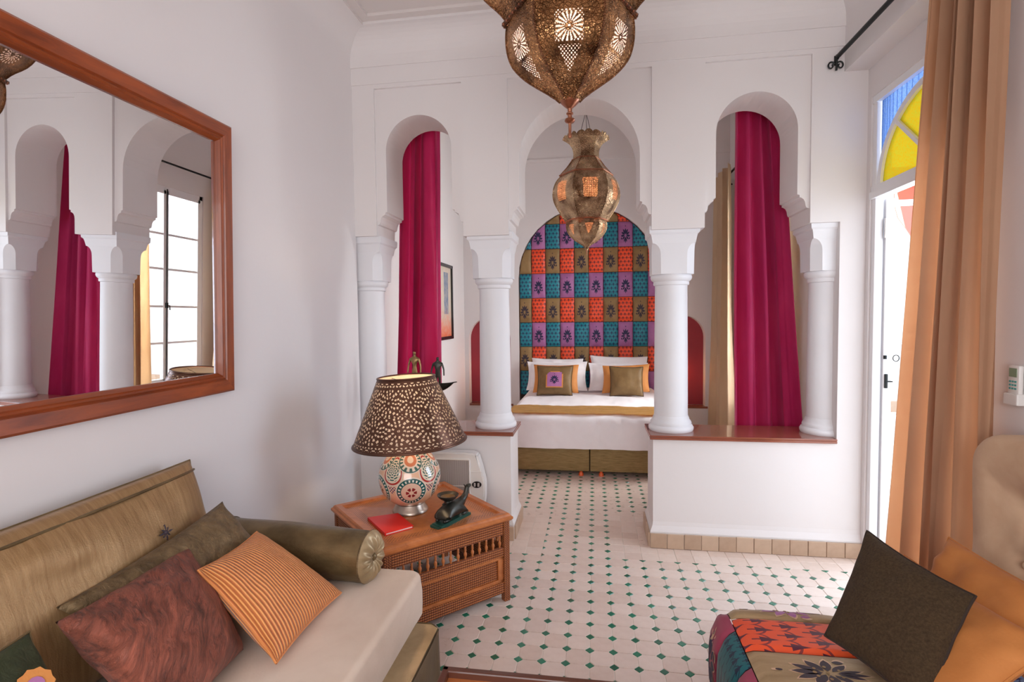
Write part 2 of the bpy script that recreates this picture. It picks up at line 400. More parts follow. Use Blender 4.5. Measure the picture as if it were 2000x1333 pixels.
def pillow(name, corners, th, m, parent=None, label=None, cat=None, group=None, n=22, pinch=.07, wr=.006, seed=0, piping=None, flange=0, power=.42, sag=0):
    """soft cushion through four corner points, th = thickness; a mesh of its own, origin at its centre"""
    A, Bc, Cc, D = [Vector(c) for c in corners]; cen = (A + Bc + Cc + D) / 4
    nrm = (Bc - A).cross(D - A).normalized(); bm = B(); hs = (Bc - A).length
    if nrm.dot(Vector((0, 0, 1.45)) - cen) < 0: nrm = -nrm
    bord = []
    def P(u, v, s):
        a, b = u * 2 - 1, v * 2 - 1
        a2 = a * (1 - pinch * (1 - b * b)); b2 = b * (1 - pinch * (1 - a * a))
        uu, vv = (a2 + 1) / 2, (b2 + 1) / 2
        p = A.lerp(Bc, uu).lerp(D.lerp(Cc, uu), vv)
        ia, ib = a, b
        if flange: ia = max(-1, min(1, a * (1 + flange))); ib = max(-1, min(1, b * (1 + flange)))
        h = max(0, (1 - ia * ia) * (1 - ib * ib)) ** power * th / 2
        ns = noise.noise(Vector((p.x * 6 + seed, p.y * 6, p.z * 6))) * wr * 2 + noise.noise(Vector((p.x * 17 + seed, p.y * 17, p.z * 17))) * wr
        e = min(1, (1 - a * a) * (1 - b * b) * 6)
        edge = noise.noise(Vector((a * 3 + seed, b * 3, 5))) * wr * 1.2
        return p + nrm * (s * (h + ns * e) + edge)
    wp = lambda t: .55 * t + .45 * (.5 - .5 * math.cos(PI * t))
    for s in (1, -1): grid(bm, lambda u, v: P(wp(u), wp(v), s), n, n, uv=True)
    cum = [0]
    for i in range(n): cum.append(cum[-1] + (P(wp((i + 1) / n), .5, 1) - P(wp(i / n), .5, 1)).length)
    Lu = bm.loops.layers.uv.verify()
    for f in bm.faces:
        for l in f.loops: l[Lu].uv.x = cum[int(round(l[Lu].uv.x * n))] / cum[-1]
    bmesh.ops.remove_doubles(bm, verts=bm.verts, dist=1e-5)
    bmesh.ops.recalc_face_normals(bm, faces=bm.faces)
    t = [P(i / n, 0, 0) for i in range(n)] + [P(1, i / n, 0) for i in range(n)] + [P(1 - i / n, 1, 0) for i in range(n)] + [P(0, 1 - i / n, 0) for i in range(n + 1)]
    if cat and piping:                                               # cushion with its piping as a part
        root = thing(name, label, cat, cen, group)
        o = obj('cover', bm, m, root, smooth=True, angle=75)
        pb = B(); tube(pb, t, .0035, 6, cap=False); obj('piping', pb, piping, root, smooth=True)
        return root
    o = obj(name, bm, m, parent, smooth=True, loc=cen, angle=75)
    if cat: tag(o, label, cat, group)
    return o
def curtain(bm, t0, t1, b0, b1, out, folds, amp, seed=0, nu=150, nv=36, gather=0, bul=0):
    """t0-t1 top line, b0-b1 bottom line, out = direction the folds stand out"""
    t0, t1, b0, b1, out = [Vector(v) for v in (t0, t1, b0, b1, out)]
    def f(u, v):
        s = u + .018 * math.sin(2 * PI * (2.3 * u + seed)) + .006 * math.sin(9 * v + seed + u * 6)
        ph = folds * (u + .05 * math.sin(2 * PI * 1.4 * u + seed) + .03 * math.sin(2 * PI * (2.7 * u) + seed * 2))
        env = .55 + .45 * math.sin(2 * PI * (u * 1.7 + .2 * seed)) ** 2
        a = amp * env * (1 - gather * .5 * (1 - v) ** 3)
        w = math.sin(2 * PI * ph + .5 * math.sin(3 * v + seed)); w = math.copysign(abs(w) ** .8, w)
        hi = .25 * math.sin(2 * PI * ph * 2.13 + 1.7 * v + seed)
        e0 = t0.lerp(b0, v); e1 = t1.lerp(b1, v)
        side = .012 * math.cos(2 * PI * ph)
        p = e0.lerp(e1, min(1, max(0, s))) + out * (a * (w + hi * (.4 + .6 * v)))
        return p + (e1 - e0).normalized() * side * (1 if 0.02 < u < .98 else 0)
    grid(bm, f, nu, nv)
    bmesh.ops.solidify(bm, geom=bm.faces[:], thickness=.003)
    bmesh.ops.recalc_face_normals(bm, faces=bm.faces)
    return bm
def skinned(name, verts, edges, radii, m, parent=None, sub=1, loc=None):
    me = bpy.data.meshes.new(name); org = Vector(loc) if loc is not None else (W[parent.name] if parent else Vector(verts[0]))
    me.from_pydata([Vector(v) - org for v in verts], edges, []); me.materials.append(MATS[m])
    o = bpy.data.objects.new(name, me); C.objects.link(o); W[o.name] = org
    if parent: o.parent = parent; o.location = org - W[parent.name]
    else: o.location = org
    o.modifiers.new('skin', 'SKIN').use_smooth_shade = True
    s = o.modifiers.new('sub', 'SUBSURF'); s.levels = sub; s.render_levels = sub
    for d, r in zip(me.skin_vertices[0].data, radii): d.radius = (r, r) if not isinstance(r, tuple) else r
    me.skin_vertices[0].data[0].use_root = True
    return o
def link_child(mesh, name, parent, loc, rot=None, scale=None):
    o = bpy.data.objects.new(name, mesh); C.objects.link(o); o.parent = parent; o.location = Vector(loc) - W[parent.name]
    if rot: o.rotation_euler = rot
    if scale: o.scale = scale
    W[o.name] = Vector(loc); return o
def arc(cx, cz, rx, rz, a0, a1, n): return [(cx + rx * math.cos(a0 + (a1 - a0) * i / n), cz + rz * math.sin(a0 + (a1 - a0) * i / n)) for i in range(n + 1)]

# ------------------------------------------------------------------ room shell
XL, XR, D, T, YB, YF = -1.566, 1.545, 3.385, .325, 6.62, -1.4
LOWZ = .678
# floor slab (grout bed) with glazed tiles as its pieces
bm = B(); box(bm, -1.75, 1.72, YF - .1, YB + .1, -.12, -.0025)
floor = struct('floor', bm, 'grout')
GX, GY, GS = -.0267, 3.0786, .1
def inset(i, j):
    """1 full, 2 half pointing to the camera, 3 half pointing right, 0 none"""
    if j >= 0: return 1
    if j == -1: return 1 if -2 <= i <= 1 else (3 if i == -3 else 2)
    if -9 < j < -1: return 1 if -2 <= i <= 1 else (3 if i == -3 else 0)
    return 1
HD, GAP = .0205, .0011
def cut(i, j, dx, dy):
    k = inset(i, j)
    if k == 0: return False
    if k == 2: return dy < 0
    if k == 3: return dx > 0
    return True
tile_mesh = {}
def tile_me(mask, m='zellige'):
    if mask in tile_mesh: return tile_mesh[mask]
    h = GS / 2 - GAP; q = HD + GAP * .5; pts = []
    for k, (sx, sy) in enumerate(((-1, -1), (1, -1), (1, 1), (-1, 1))):
        if mask >> k & 1:
            a = (sx * (h - q), sy * h); b = (sx * h, sy * (h - q)); pts += [a, b] if k in (1, 3) else [b, a]
        else: pts.append((sx * h, sy * h))
    bm = B(); n = len(pts)
    lo = [bm.verts.new((x, y, -.009)) for x, y in pts]; mid = [bm.verts.new((x, y, -.0012)) for x, y in pts]; top = [bm.verts.new((x * .97, y * .97, 0)) for x, y in pts]
    bm.faces.new(top)
    for a, b in ((lo, mid), (mid, top)):
        for i in range(n): bm.faces.new((a[i], a[(i + 1) % n], b[(i + 1) % n], b[i]))
    me = bpy.data.meshes.new('floor_tile'); bm.to_mesh(me); bm.free(); me.materials.append(MATS[m]); tile_mesh[mask] = me; return me
def inset_me(kind):
    key = ('g', kind)
    if key in tile_mesh: return tile_mesh[key]
    pts = {1: [(-HD, 0), (0, -HD), (HD, 0), (0, HD)], 2: [(-HD, 0), (0, -HD), (HD, 0)], 3: [(0, -HD), (HD, 0), (0, HD)]}[kind]
    bm = B(); n = len(pts); cx = sum(p[0] for p in pts) / n; cy = sum(p[1] for p in pts) / n
    s = .93
    lo = [bm.verts.new((x * s, y * s, -.009)) for x, y in pts]; mid = [bm.verts.new((x * s, y * s, -.001)) for x, y in pts]
    top = [bm.verts.new((cx + (x * s - cx) * .93, cy + (y * s - cy) * .93, .0004)) for x, y in pts]; bm.faces.new(top)
    for a, b in ((lo, mid), (mid, top)):
        for i in range(n): bm.faces.new((a[i], a[(i + 1) % n], b[(i + 1) % n], b[i]))
    me = bpy.data.meshes.new('green_inset'); bm.to_mesh(me); bm.free(); me.materials.append(MATS['green_glaze']); tile_mesh[key] = me; return me
def blocked(x, y):
    if not (XL < x < XR + .02): return True
    return D - .01 < y < D + T + .01 and (x < -.54 or x > .36)
def seen(x, y):
    p = Vector((x, y, 0)) - Vector((0, 0, 1.4508)); z = p.dot(CF)
    if z < .3: return 0
    X_, Y_ = 1000 + 1046.47 * p.dot(CR) / z, 666.5 - 1046.47 * p.dot(CU) / z
    if not (860 < X_ < 1700 and Y_ < 1345): return 0
    if x < -.6 or (x > .42 and y < 1.9) or (y > 4.85): return 0
    if x < -.42 and y < 2.6: return .3 if y > 1.5 and x > -.7 else 0
    if y > 3.4 and (X_ < 1012 or X_ > 1262): return 0
    if -.48 < x < .4 and y < 1.48: return 0
    return 1 / z
cells, gpts = [], []
for j in range(-36, 45):
    for i in range(-17, 17):
        cx, cy = GX + (i + .5) * GS, GY - (j + .5) * GS
        if YF < cy < YB and not blocked(cx, cy):
            mask = 0
            for k, (sx, sy) in enumerate(((-1, -1), (1, -1), (1, 1), (-1, 1))):
                gi, gj = i + (1 if sx > 0 else 0), j + (1 if sy < 0 else 0)
                if cut(gi, gj, -sx, -sy): mask |= 1 << k
            cells.append((seen(cx, cy), cx, cy, mask))
        px, py = GX + i * GS, GY - j * GS
        if YF < py < YB and not blocked(px, py) and inset(i, j): gpts.append((seen(px, py), px, py, inset(i, j)))
def lay(lst, mk, name, stuffname, mname):
    lst.sort(key=lambda t: -t[0])
    single = [t for t in lst[:290] if t[0] > 0]; rest = [t for t in lst if t not in set(single)]
    for s, x, y, k in single:
        link_child(mk(k), name, floor, (x + rnd.uniform(-.0006, .0006), y + rnd.uniform(-.0006, .0006), rnd.uniform(-.0007, .0005)), (rnd.uniform(-.006, .006), rnd.uniform(-.006, .006), rnd.uniform(-.008, .008)))
    bm = B()
    for s, x, y, k in rest:
        st = len(bm.verts); bm.from_mesh(mk(k)); bm.verts.ensure_lookup_table(); dz = rnd.uniform(-.0007, .0005); a = rnd.uniform(-.006, .006)
        for v in bm.verts[st:]: v.co = Vector((v.co.x + x, v.co.y + y, v.co.z + dz + v.co.x * a))
    obj(stuffname, bm, mname, floor, kind='stuff')
lay(cells, tile_me, 'floor_tile', 'tile_field', 'zellige')
lay(gpts, inset_me, 'green_inset', 'inset_field', 'green_glaze')

# side walls
ZC = 3.267
bm = B()
cove = [(XL, -.1), (XL, 3.115)] + [(XL + .15 * (1 - math.cos(a)), 3.115 + .152 * math.sin(a)) for a in [PI / 2 * k / 8 for k in range(1, 9)]] + [(XL + .15, 3.5), (XL - .2, 3.5), (XL - .2, -.1)]
prism(bm, cove, YF, D + .01, 'y')
struct('wall_left', bm, 'plaster', smooth=True, angle=30)
bm = B(); box(bm, -1.85, -1.63, D - .01, YB + .2, -.1, 4.1); struct('wall_bedroom_left', bm, 'plaster')
# right wall of the sitting room: door opening y 2.25..3.335, z 0..2.655, head set back under a lintel
DY0, DY1, DZ = 2.25, 3.345, 2.655
bm = B()
box(bm, XR, XR + .11, YF, DY0, -.1, 3.4); box(bm, XR, XR + .11, DY1, D + .05, -.1, 3.4); box(bm, XR, XR + .11, DY0, DY1, DZ, 3.4)
rc = [(1.417, 2.824), (XR + .05, 2.824), (XR + .05, 3.5), (1.417 - .15, 3.5), (1.417 - .15, ZC)] + [(1.417 - .15 * (1 - math.sin(a)), ZC - .152 * (1 - math.cos(a))) for a in [PI / 2 * k / 8 for k in range(1, 9)]]
prism(bm, rc, YF, D + .01, 'y')
box(bm, 1.44, XR + .05, YF, DY0, -.1, 2.83)
struct('wall_right', bm, 'plaster', smooth=True, angle=30)
# bedroom right wall with window opening
WY0, WY1, WZ0, WZ1 = 4.70, 5.80, .54, 2.74
bm = B()
box(bm, XR + .015, XR + .11, D, WY0, -.1, 4.1); box(bm, XR + .015, XR + .11, WY1, YB + .2, -.1, 4.1); box(bm, XR + .015, XR + .11, WY0, WY1, -.1, WZ0); box(bm, XR + .015, XR + .11, WY0, WY1, WZ1, 4.1)
struct('wall_bedroom_right', bm, 'plaster')
# bedroom end wall with arched headboard niche and two red side niches
bm = B()
HC, HR = -.09, .845
def niche_outline(cx, r, zsp, z0): return [(cx + r, z0)] + arc(cx, zsp, r, r * 1.0, 0, PI, 20) + [(cx - r, z0)]
NL, NR_, NRR = -1.31, 1.03, .267
lo, rr = -1.85, 1.76
n1 = niche_outline(HC, HR, 1.92, .0); nl = niche_outline(NL, NRR, 1.17, .345); nr = niche_outline(NR_, NRR, 1.17, .345)
def wall_with_arch(bm, x0, x1, z0, z1, out, y0, y1):
    """vertical strip x0..x1 with an arched hole; out runs right foot -> arch -> left foot"""
    half = len(out) // 2; top = out[half]
    right = [(x1, out[0][1])] + out[:half + 1] + [(top[0], z1), (x1, z1)]
    left = [(top[0], z1)] + out[half:] + [(x0, out[-1][1]), (x0, z1)]
    prism(bm, right, y0, y1); prism(bm, left, y0, y1)
    if out[0][1] > z0 + .001: prism(bm, [(x0, z0), (x1, z0), (x1, out[0][1]), (x0, out[0][1])], y0, y1)
wall_with_arch(bm, -.985, .80 - .035 + .01, -.1, 4.1, n1, YB, YB + .13)
wall_with_arch(bm, lo, -.985, -.1, 4.1, nl, YB, YB + .13)
wall_with_arch(bm, .775 - .0, rr, -.1, 4.1, nr, YB, YB + .13) if False else None
prism(bm, [(.755, -.1), (rr, -.1), (rr, .345), (.755, .345)], YB, YB + .13)
hh = len(nr) // 2
prism(bm, [(rr, .345)] + nr[:hh + 1] + [(nr[hh][0], 4.1), (rr, 4.1)], YB, YB + .13)
prism(bm, [(nr[hh][0], 4.1)] + nr[hh:-1] + [(.763, .345), (.757, .345), (.757, 4.1)], YB, YB + .13)
box(bm, lo, rr, YB + .128, YB + .3, -.1, 4.1)
back = struct('wall_back', bm, 'plaster', smooth=True, angle=30)
for cx in (NL, NR_):
    bm = B(); prism(bm, niche_outline(cx, NRR - .002, 1.17, .35), YB + .118, YB + .127); obj('niche_lining', bm, 'niche_red', back, label='deep red painted back of an arched niche')
    bm = B(); box(bm, cx - NRR, cx + NRR + .03, YB - .012, YB + .12, .322, .347, .004); obj('niche_shelf', bm, 'sill_wood', back, label='wooden shelf board of the red niche')
# cornice line and ceilings
bm = B(); box(bm, -1.66, 1.58, YB - .012, YB + .01, 3.32, 3.36); struct('trim_1', bm, 'plaster')
bm = B(); box(bm, -1.85, 1.76, D + .1, YB + .3, 3.93, 4.1); struct('ceiling_bedroom', bm, 'ceiling_paint')
bm = B()
I0, I1 = .153, .205
x0, x1, y1 = XL + I0, 1.417 - I0, D - I0
box(bm, XL - .1, x0, YF, D, ZC, 3.45); box(bm, x1, XR + .1, YF, D, ZC, 3.45); box(bm, x0, x1, y1, D, ZC, 3.45)
box(bm, x0, x0 + .055, YF, y1, ZC + .016, 3.45); box(bm, x1 - .055, x1, YF, y1, ZC + .016, 3.45); box(bm, x0 + .055, x1 - .055, y1 - .055, y1, ZC + .016, 3.45)
box(bm, x0 + .055, x1 - .055, YF, y1 - .055, ZC + .034, 3.45)
ceil = struct('ceiling', bm, 'ceiling_paint')
# wall behind the camera; wide unseen opening added to let in fill light
bm = B(); box(bm, -1.75, -1.1, YF - .15, YF, -.1, 3.4); box(bm, 1.1, 1.75, YF - .15, YF, -.1, 3.4); box(bm, -1.1, 1.1, YF - .15, YF, -.1, .8); box(bm, -1.1, 1.1, YF - .15, YF, 2.6, 3.4)
struct('wall_rear', bm, 'plaster')

# ------------------------------------------------------------------ arcade partition
def opening(pl, pr, al, ar, zt, zl, zr):
    """outline of one arch from its left foot to its right foot: pl/pr pier faces, al/ar arch jambs"""
    r = (ar - al) / 2; cx = (al + ar) / 2; zs = zt - r
    def corb(side, xp, xa):                                          # corbel from pier face up to the jamb
        d = xa - xp
        return [(xp, 2.062), (xp + d * .22, 2.066), (xp + d * .30, 2.078), (xp + d * .34, 2.098), (xp + d * .46, 2.116), (xp + d * .68, 2.126), (xp + d * .80, 2.128), (xp + d * .80, 2.142), (xa, 2.146)]
    L = [(pl, zl)] + corb(0, pl, al); R_ = [(pr, zr)] + corb(1, pr, ar)
    a = [(cx - r * math.cos(t), zs + r * math.sin(t) * 1.0) for t in [PI * k / 28 for k in range(29)]]
    return L + a + list(reversed(R_))
ARCH = [(-1.417, -.832, -1.348, -.906, 2.76, 1.99, 1.968), (-.536, .346, -.468, .278, 2.80, 1.968, 1.968), (.656, 1.246, .722, 1.18, 2.755, 1.968, 1.975)]
bm = B()
out = [(-1.64, 3.5), (-1.64, 1.99)] + opening(*ARCH[0]) + opening(*ARCH[1]) + opening(*ARCH[2]) + [(1.408, 1.975), (1.408, LOWZ - .01), (XR + .03, LOWZ - .01), (XR + .03, 3.5)]
F0 = D + .018
prism(bm, out, F0, D + T)
# proud pier faces and spandrel band, so each arch sits in a sunk panel
comb = [(-1.64, 3.4), (-1.64, 1.99), (-1.417, 1.99), (-1.417, 2.94), (-.832, 2.94), (-.832, 1.968), (-.536, 1.968), (-.536, 2.94), (.346, 2.94), (.346, 1.968), (.656, 1.968), (.656, 2.94), (1.246, 2.94), (1.246, 1.975), (1.408, 1.975), (1.408, LOWZ), (XR + .0, LOWZ), (XR + .0, 3.4)]
prism(bm, comb, D, F0 + .001)
# frieze steps and cove
prism(bm, [(-1.6, 2.967), (XR, 2.967), (XR, 3.3), (-1.6, 3.3)], D - .007, D + .01)
prism(bm, [(-1.6, 3.075), (XR, 3.075), (XR, 3.3), (-1.6, 3.3)], D - .014, D + .01)
cv = [(D + .02, 3.115), (D - .014, 3.115)] + [(D - .014 - .14 * (1 - math.cos(a)), 3.115 + .152 * math.sin(a)) for a in [PI / 2 * k / 8 for k in range(1, 9)]] + [(D - .154, 3.4), (D + .02, 3.4)]
prism(bm, cv, XL - .05, XR, 'x')
# solid gable above the bedroom side
box(bm, -1.64, XR + .03, D + .1, D + T, 3.45, 4.1)
# low walls; their foot flares out over the tile skirting
low = [(-.02 + D + .02, -.05), (D + .0, LOWZ)]
for a, b, fl, fr in ((-1.64, -.54, 0, 1), (.355, XR + .03, 1, 0)):
    prof = [(0.0, LOWZ), (0.0, .16), (.004, .135), (.012, .115), (.018, .10), (.018, -.05)]
    st = len(bm.verts)
    rings = []
    for off, z in prof:
        rings.append([bm.verts.new(p) for p in ((a - (off if fl else 0), D - off, z), (b + (off if fr else 0), D - off, z), (b + (off if fr else 0), D + T + off, z), (a - (off if fl else 0), D + T + off, z))])
    for p, q in zip(rings, rings[1:]):
        for k in range(4): bm.faces.new((p[k], q[k], q[(k + 1) % 4], p[(k + 1) % 4]))
    bm.faces.new(rings[0])
bmesh.ops.recalc_face_normals(bm, faces=bm.faces)
part = struct('wall_partition', bm, 'plaster')
# skirting tiles
bm = B(); box(bm, .34, XR, D - .022, D - .012, -.01, .085); bs = struct('baseboard_partition', bm, 'grout')
def btile(w, h, d):
    key = ('b', round(w, 3), round(h, 3), round(d, 3))
    if key not in tile_mesh:
        b = B(); box(b, -w / 2, w / 2, -d / 2, d / 2, 0, h, .002, 1); me = bpy.data.meshes.new('skirting_tile'); b.to_mesh(me); b.free(); me.materials.append(MATS['base_tile']); tile_mesh[key] = me
    return tile_mesh[key]
for k in range(12):
    x = .386 + k * .1015
    if x < XR: link_child(btile(.099, .09, .012), 'skirting_tile', bs, (x, D - .026 + rnd.uniform(-.001, .001), rnd.uniform(0, .003)), (rnd.uniform(-.02, .01), 0, 0))
for k in range(11): link_child(btile(.099, .09, .012), 'skirting_tile', bs, (-.57 - k * .1015, D - .026, 0))
for k in range(4):
    link_child(btile(.088, .09, .012), 'skirting_tile', bs, (-.517, D + .04 + k * .09, 0), (0, 0, PI / 2)); link_child(btile(.088, .09, .012), 'skirting_tile', bs, (.332, D + .04 + k * .09, 0), (0, 0, PI / 2))
# sills
def sill(name, pts, label):
    bm = B(); prism(bm, pts, LOWZ, LOWZ + .014, 'z'); prism(bm, [(x, y) for x, y in pts], LOWZ + .014, LOWZ + .027, 'z')
    es = [e for e in bm.edges]; bmesh.ops.bevel(bm, geom=es, offset=.003, segments=1, affect='EDGES')
    cx = sum(p[0] for p in pts) / len(pts); o = obj(name, bm, 'sill_wood', loc=(cx, D + .15, LOWZ)); tag(o, label, 'sill')
sill('wooden_sill', [(-1.56, D - .022), (-.518, D - .022), (-.518, D + T + .02), (-1.56, D + T + .02)], 'polished red-brown sill board on the low wall left of the passage')
sill('wooden_sill', [(.334, D - .022), (1.405, D - .022), (1.405, D + T + .02), (.334, D + T + .02)], 'polished red-brown sill board on the low wall right of the passage')
# columns: base, shaft, necking ring, capital block with arch-stopped chamfers
def column(cx, cy, label, hw=.135, r=.104):
    z0 = LOWZ + .027
    t = thing('column', label, 'column', (cx, cy, z0), 'white plaster columns of the arcade')
    bm = B(); lathe(bm, [(.135, z0), (.140, z0 + .008), (.141, z0 + .022), (.134, z0 + .034), (.126, z0 + .038), (.128, z0 + .05), (.124, z0 + .062), (.115, z0 + .070), (.113, z0 + .082), (r + .002, z0 + .098)], cx, cy, 40); obj('base', bm, 'column_paint', t, smooth=True, angle=50)
    bm = B(); lathe(bm, [(r + .001, z0 + .09), (r, z0 + .4), (r - .004, 1.60), (r - .004, 1.66)], cx, cy, 40); obj('shaft', bm, 'column_paint', t, smooth=True, angle=50)
    bm = B(); lathe(bm, [(r - .004, 1.632), (.109, 1.636), (.111, 1.646), (.109, 1.656), (.113, 1.660), (.122, 1.667), (.1275, 1.680), (.1275, 1.692), (.122, 1.702), (.10, 1.704)], cx, cy, 40); obj('neck_ring', bm, 'column_paint', t, smooth=True, angle=50)
    bm = B(); n = 14; rows = []
    hs = hw
    def ring(z, ch, w): 
        c = max(ch, .0008); pts = [(-w, -w + c), (-w + c, -w), (w - c, -w), (w, -w + c), (w, w - c), (w - c, w), (-w + c, w), (-w, w - c)]
        return [bm.verts.new((cx + x, cy + y, z)) for x, y in pts]
    rows.append(ring(1.700, .05, hw - .008)); rows.append(ring(1.82, .05, hw - .006))
    for k in range(1, 9):
        a = PI / 2 * k / 8; rows.append(ring(1.82 + .07 * math.sin(a), .05 * math.cos(a), hw - .006))
    rows.append(ring(1.925, .001, hw)); rows.append(ring(1.94, .001, hw + .004)); rows.append(ring(1.95, .001, hw + .014)); rows.append(ring(1.992, .001, hw + .016))
    for a, b in zip(rows, rows[1:]):
        for k in range(8): bm.faces.new((a[k], a[(k + 1) % 8], b[(k + 1) % 8], b[k]))
    bm.faces.new(list(reversed(rows[0]))); bm.faces.new(rows[-1])
    obj('capital', bm, 'column_paint', t, smooth=True, angle=25)
    return t
CY = D + .175
column(-.667, CY, 'white column on the left sill, beside the passage')
column(.485, CY, 'white column on the right sill, beside the passage')
column(1.412, CY, 'white half-sunk column at the right end of the right sill')
column(-1.55, CY, 'white half-sunk column against the left wall behind the table lamp')

# ------------------------------------------------------------------ terrace door (right) with stained-glass fanlight
door = thing('door_1', 'x', 'x', (1.57, DY1, 0)); del door['label']; del door['category']; door['kind'] = 'structure'
FX0, FX1 = 1.555, 1.60
bm = B()
for a, b in ((DY0, DY0 + .04), (DY1 - .04, DY1)): box(bm, FX0, FX1, a, b, 0, DZ, .004)
box(bm, FX0 - .004, FX1 - .004, DY0, DY1 - .002, DZ - .04, DZ, 0); box(bm, FX0 - .016, FX1 - .003, DY0, DY1 - .001, 2.085, 2.123, 0); box(bm, FX0 - .006, FX1 - .005, DY0, DY1 - .002, 2.123, 2.155, 0)
obj('door_frame', bm, 'white_frame', door)
yc, zc, ry, rz = 2.797, 2.16, .508, .425
def el(t, d=0): return (yc + (ry - d) * math.cos(t), zc + (rz - d) * math.sin(t))
bm = B(); N = 40
o_ = [el(PI * k / N, 0) for k in range(N + 1)]; i_ = [el(PI * k / N, .035) for k in range(N + 1)]
for k in range(N): prism(bm, [o_[k], o_[k + 1], i_[k + 1], i_[k]], FX0 + .006, FX1 - .006, 'x')
for t in (math.radians(46), math.radians(90), math.radians(134)):
    e = el(t, .02); d = Vector((e[0] - yc, e[1] - zc)).normalized(); n_ = Vector((-d.y, d.x)) * .011; s0 = Vector((yc, zc))
    prism(bm, [tuple(s0 - n_), tuple(s0 + n_), tuple(Vector(e) + n_), tuple(Vector(e) - n_)], FX0 + .008, FX1 - .008, 'x')
obj('fanlight_bars', bm, 'white_frame', door)
gx = 1.576
for t0, t1 in ((0, 46), (46, 90), (90, 134), (134, 180)):
    bm = B(); prism(bm, [(yc, zc)] + [el(math.radians(t0 + (t1 - t0) * k / 10), .02) for k in range(11)], gx, gx + .004, 'x'); obj('pane', bm, 'yellow_glass', door, label='yellow figured glass sector of the fanlight')
for s in (1, -1):
    pts = [el(PI / 2 - s * PI / 2 * k / 14, .01) for k in range(15)]
    yy = yc + s * ry; bm = B()
    for a, b in zip(pts, pts[1:]): prism(bm, [a, b, (b[0], DZ - .03), (a[0], DZ - .03)], gx, gx + .004, 'x')
    obj('pane', bm, 'blue_glass', door, label='blue figured glass corner above the fanlight arch')
bm = B(); LY = 3.292
box(bm, 1.605, 1.65, LY, LY + .035, .015, 2.08, .003); box(bm, 2.07, 2.12, LY, LY + .035, .015, 2.08, .003)
for z in (.015, .42, .83, 1.24, 1.65, 2.04): box(bm, 1.64, 2.08, LY + .004, LY + .031, z, z + (.28 if z < .1 else .03), .003)
leaf = obj('door_leaf', bm, 'white_frame', door)
bm = B(); box(bm, 1.645, 2.075, LY + .015, LY + .019, .3, 2.05); obj('glass', bm, 'window_glass', leaf)
bm = B(); lathe(bm, [(.007, 1.86), (.007, 1.97)], 1.602, LY - .002, 10); box(bm, 1.60, 1.635, LY - .003, LY + .001, 1.865, 1.965); obj('hinge', bm, 'chrome', leaf, smooth=True)
bm = B(); tube(bm, [(1.665 + .016 * math.cos(a), LY - .012, 1.19 + .018 * math.sin(a)) for a in [2 * PI * k / 16 for k in range(17)]], .0025, 6, False); obj('ring_handle', bm, 'iron', leaf, smooth=True)
bm = B(); box(bm, 1.612, 1.626, LY - .012, LY, 1.02, 1.10, .002); lathe(bm, [(.009, 1.185), (.009, 1.205)], 1.612, LY - .006, 10); box(bm, 1.616, 1.650, LY - .014, LY - .008, 1.055, 1.062); obj('latch', bm, 'iron', leaf)

# ------------------------------------------------------------------ bedroom window
win = thing('window_1', 'x', 'x', (1.6, WY0, WZ0)); del win['label']; del win['category']; win['kind'] = 'structure'
bm = B(); wx0, wx1 = 1.575, 1.625
box(bm, wx0, wx1, WY0, WY0 + .045, WZ0, WZ1); box(bm, wx0, wx1, WY1 - .045, WY1, WZ0, WZ1); box(bm, wx0, wx1, WY0, WY1, WZ0, WZ0 + .05); box(bm, wx0, wx1, WY0, WY1, WZ1 - .045, WZ1)
obj('window_frame', bm, 'white_frame', win)
mid = 5.25
for a, b in ((WY0 + .045, mid), (mid, WY1 - .045)):
    bm = B(); q = .035
    box(bm, wx0 - .01, wx1 - .02, a, a + q, WZ0 + .05, WZ1 - .045, .003); box(bm, wx0 - .01, wx1 - .02, b - q, b, WZ0 + .05, WZ1 - .045, .003)
    box(bm, wx0 - .01, wx1 - .02, a, b, WZ0 + .05, WZ0 + .10); box(bm, wx0 - .01, wx1 - .02, a, b, WZ1 - .085, WZ1 - .045)
    for z in (1.036, 1.437, 1.846, 2.223): box(bm, wx0 - .004, wx1 - .026, a, b, z - .012, z + .012)
    sash = obj('casement', bm, 'white_frame', win)
    zs = [WZ0 + .10, 1.036, 1.437, 1.846, 2.223, WZ1 - .085]
    for z0, z1 in zip(zs, zs[1:]):
        bm = B(); box(bm, wx0 + .006, wx0 + .009, a + q, b - q, z0, z1); obj('pane', bm, 'window_glass', sash)
bm = B(); tube(bm, [(wx0 - .022, mid, WZ0 + .06), (wx0 - .022, mid, WZ1 - .03)], .006, 8); box(bm, wx0 - .03, wx0 - .012, mid - .015, mid + .015, 1.42, 1.48, .003); tube(bm, [(wx0 - .03, mid, 1.45), (wx0 - .055, mid, 1.45), (wx0 - .06, mid, 1.40)], .006, 6)
obj('espagnolette', bm, 'iron', win, smooth=True)

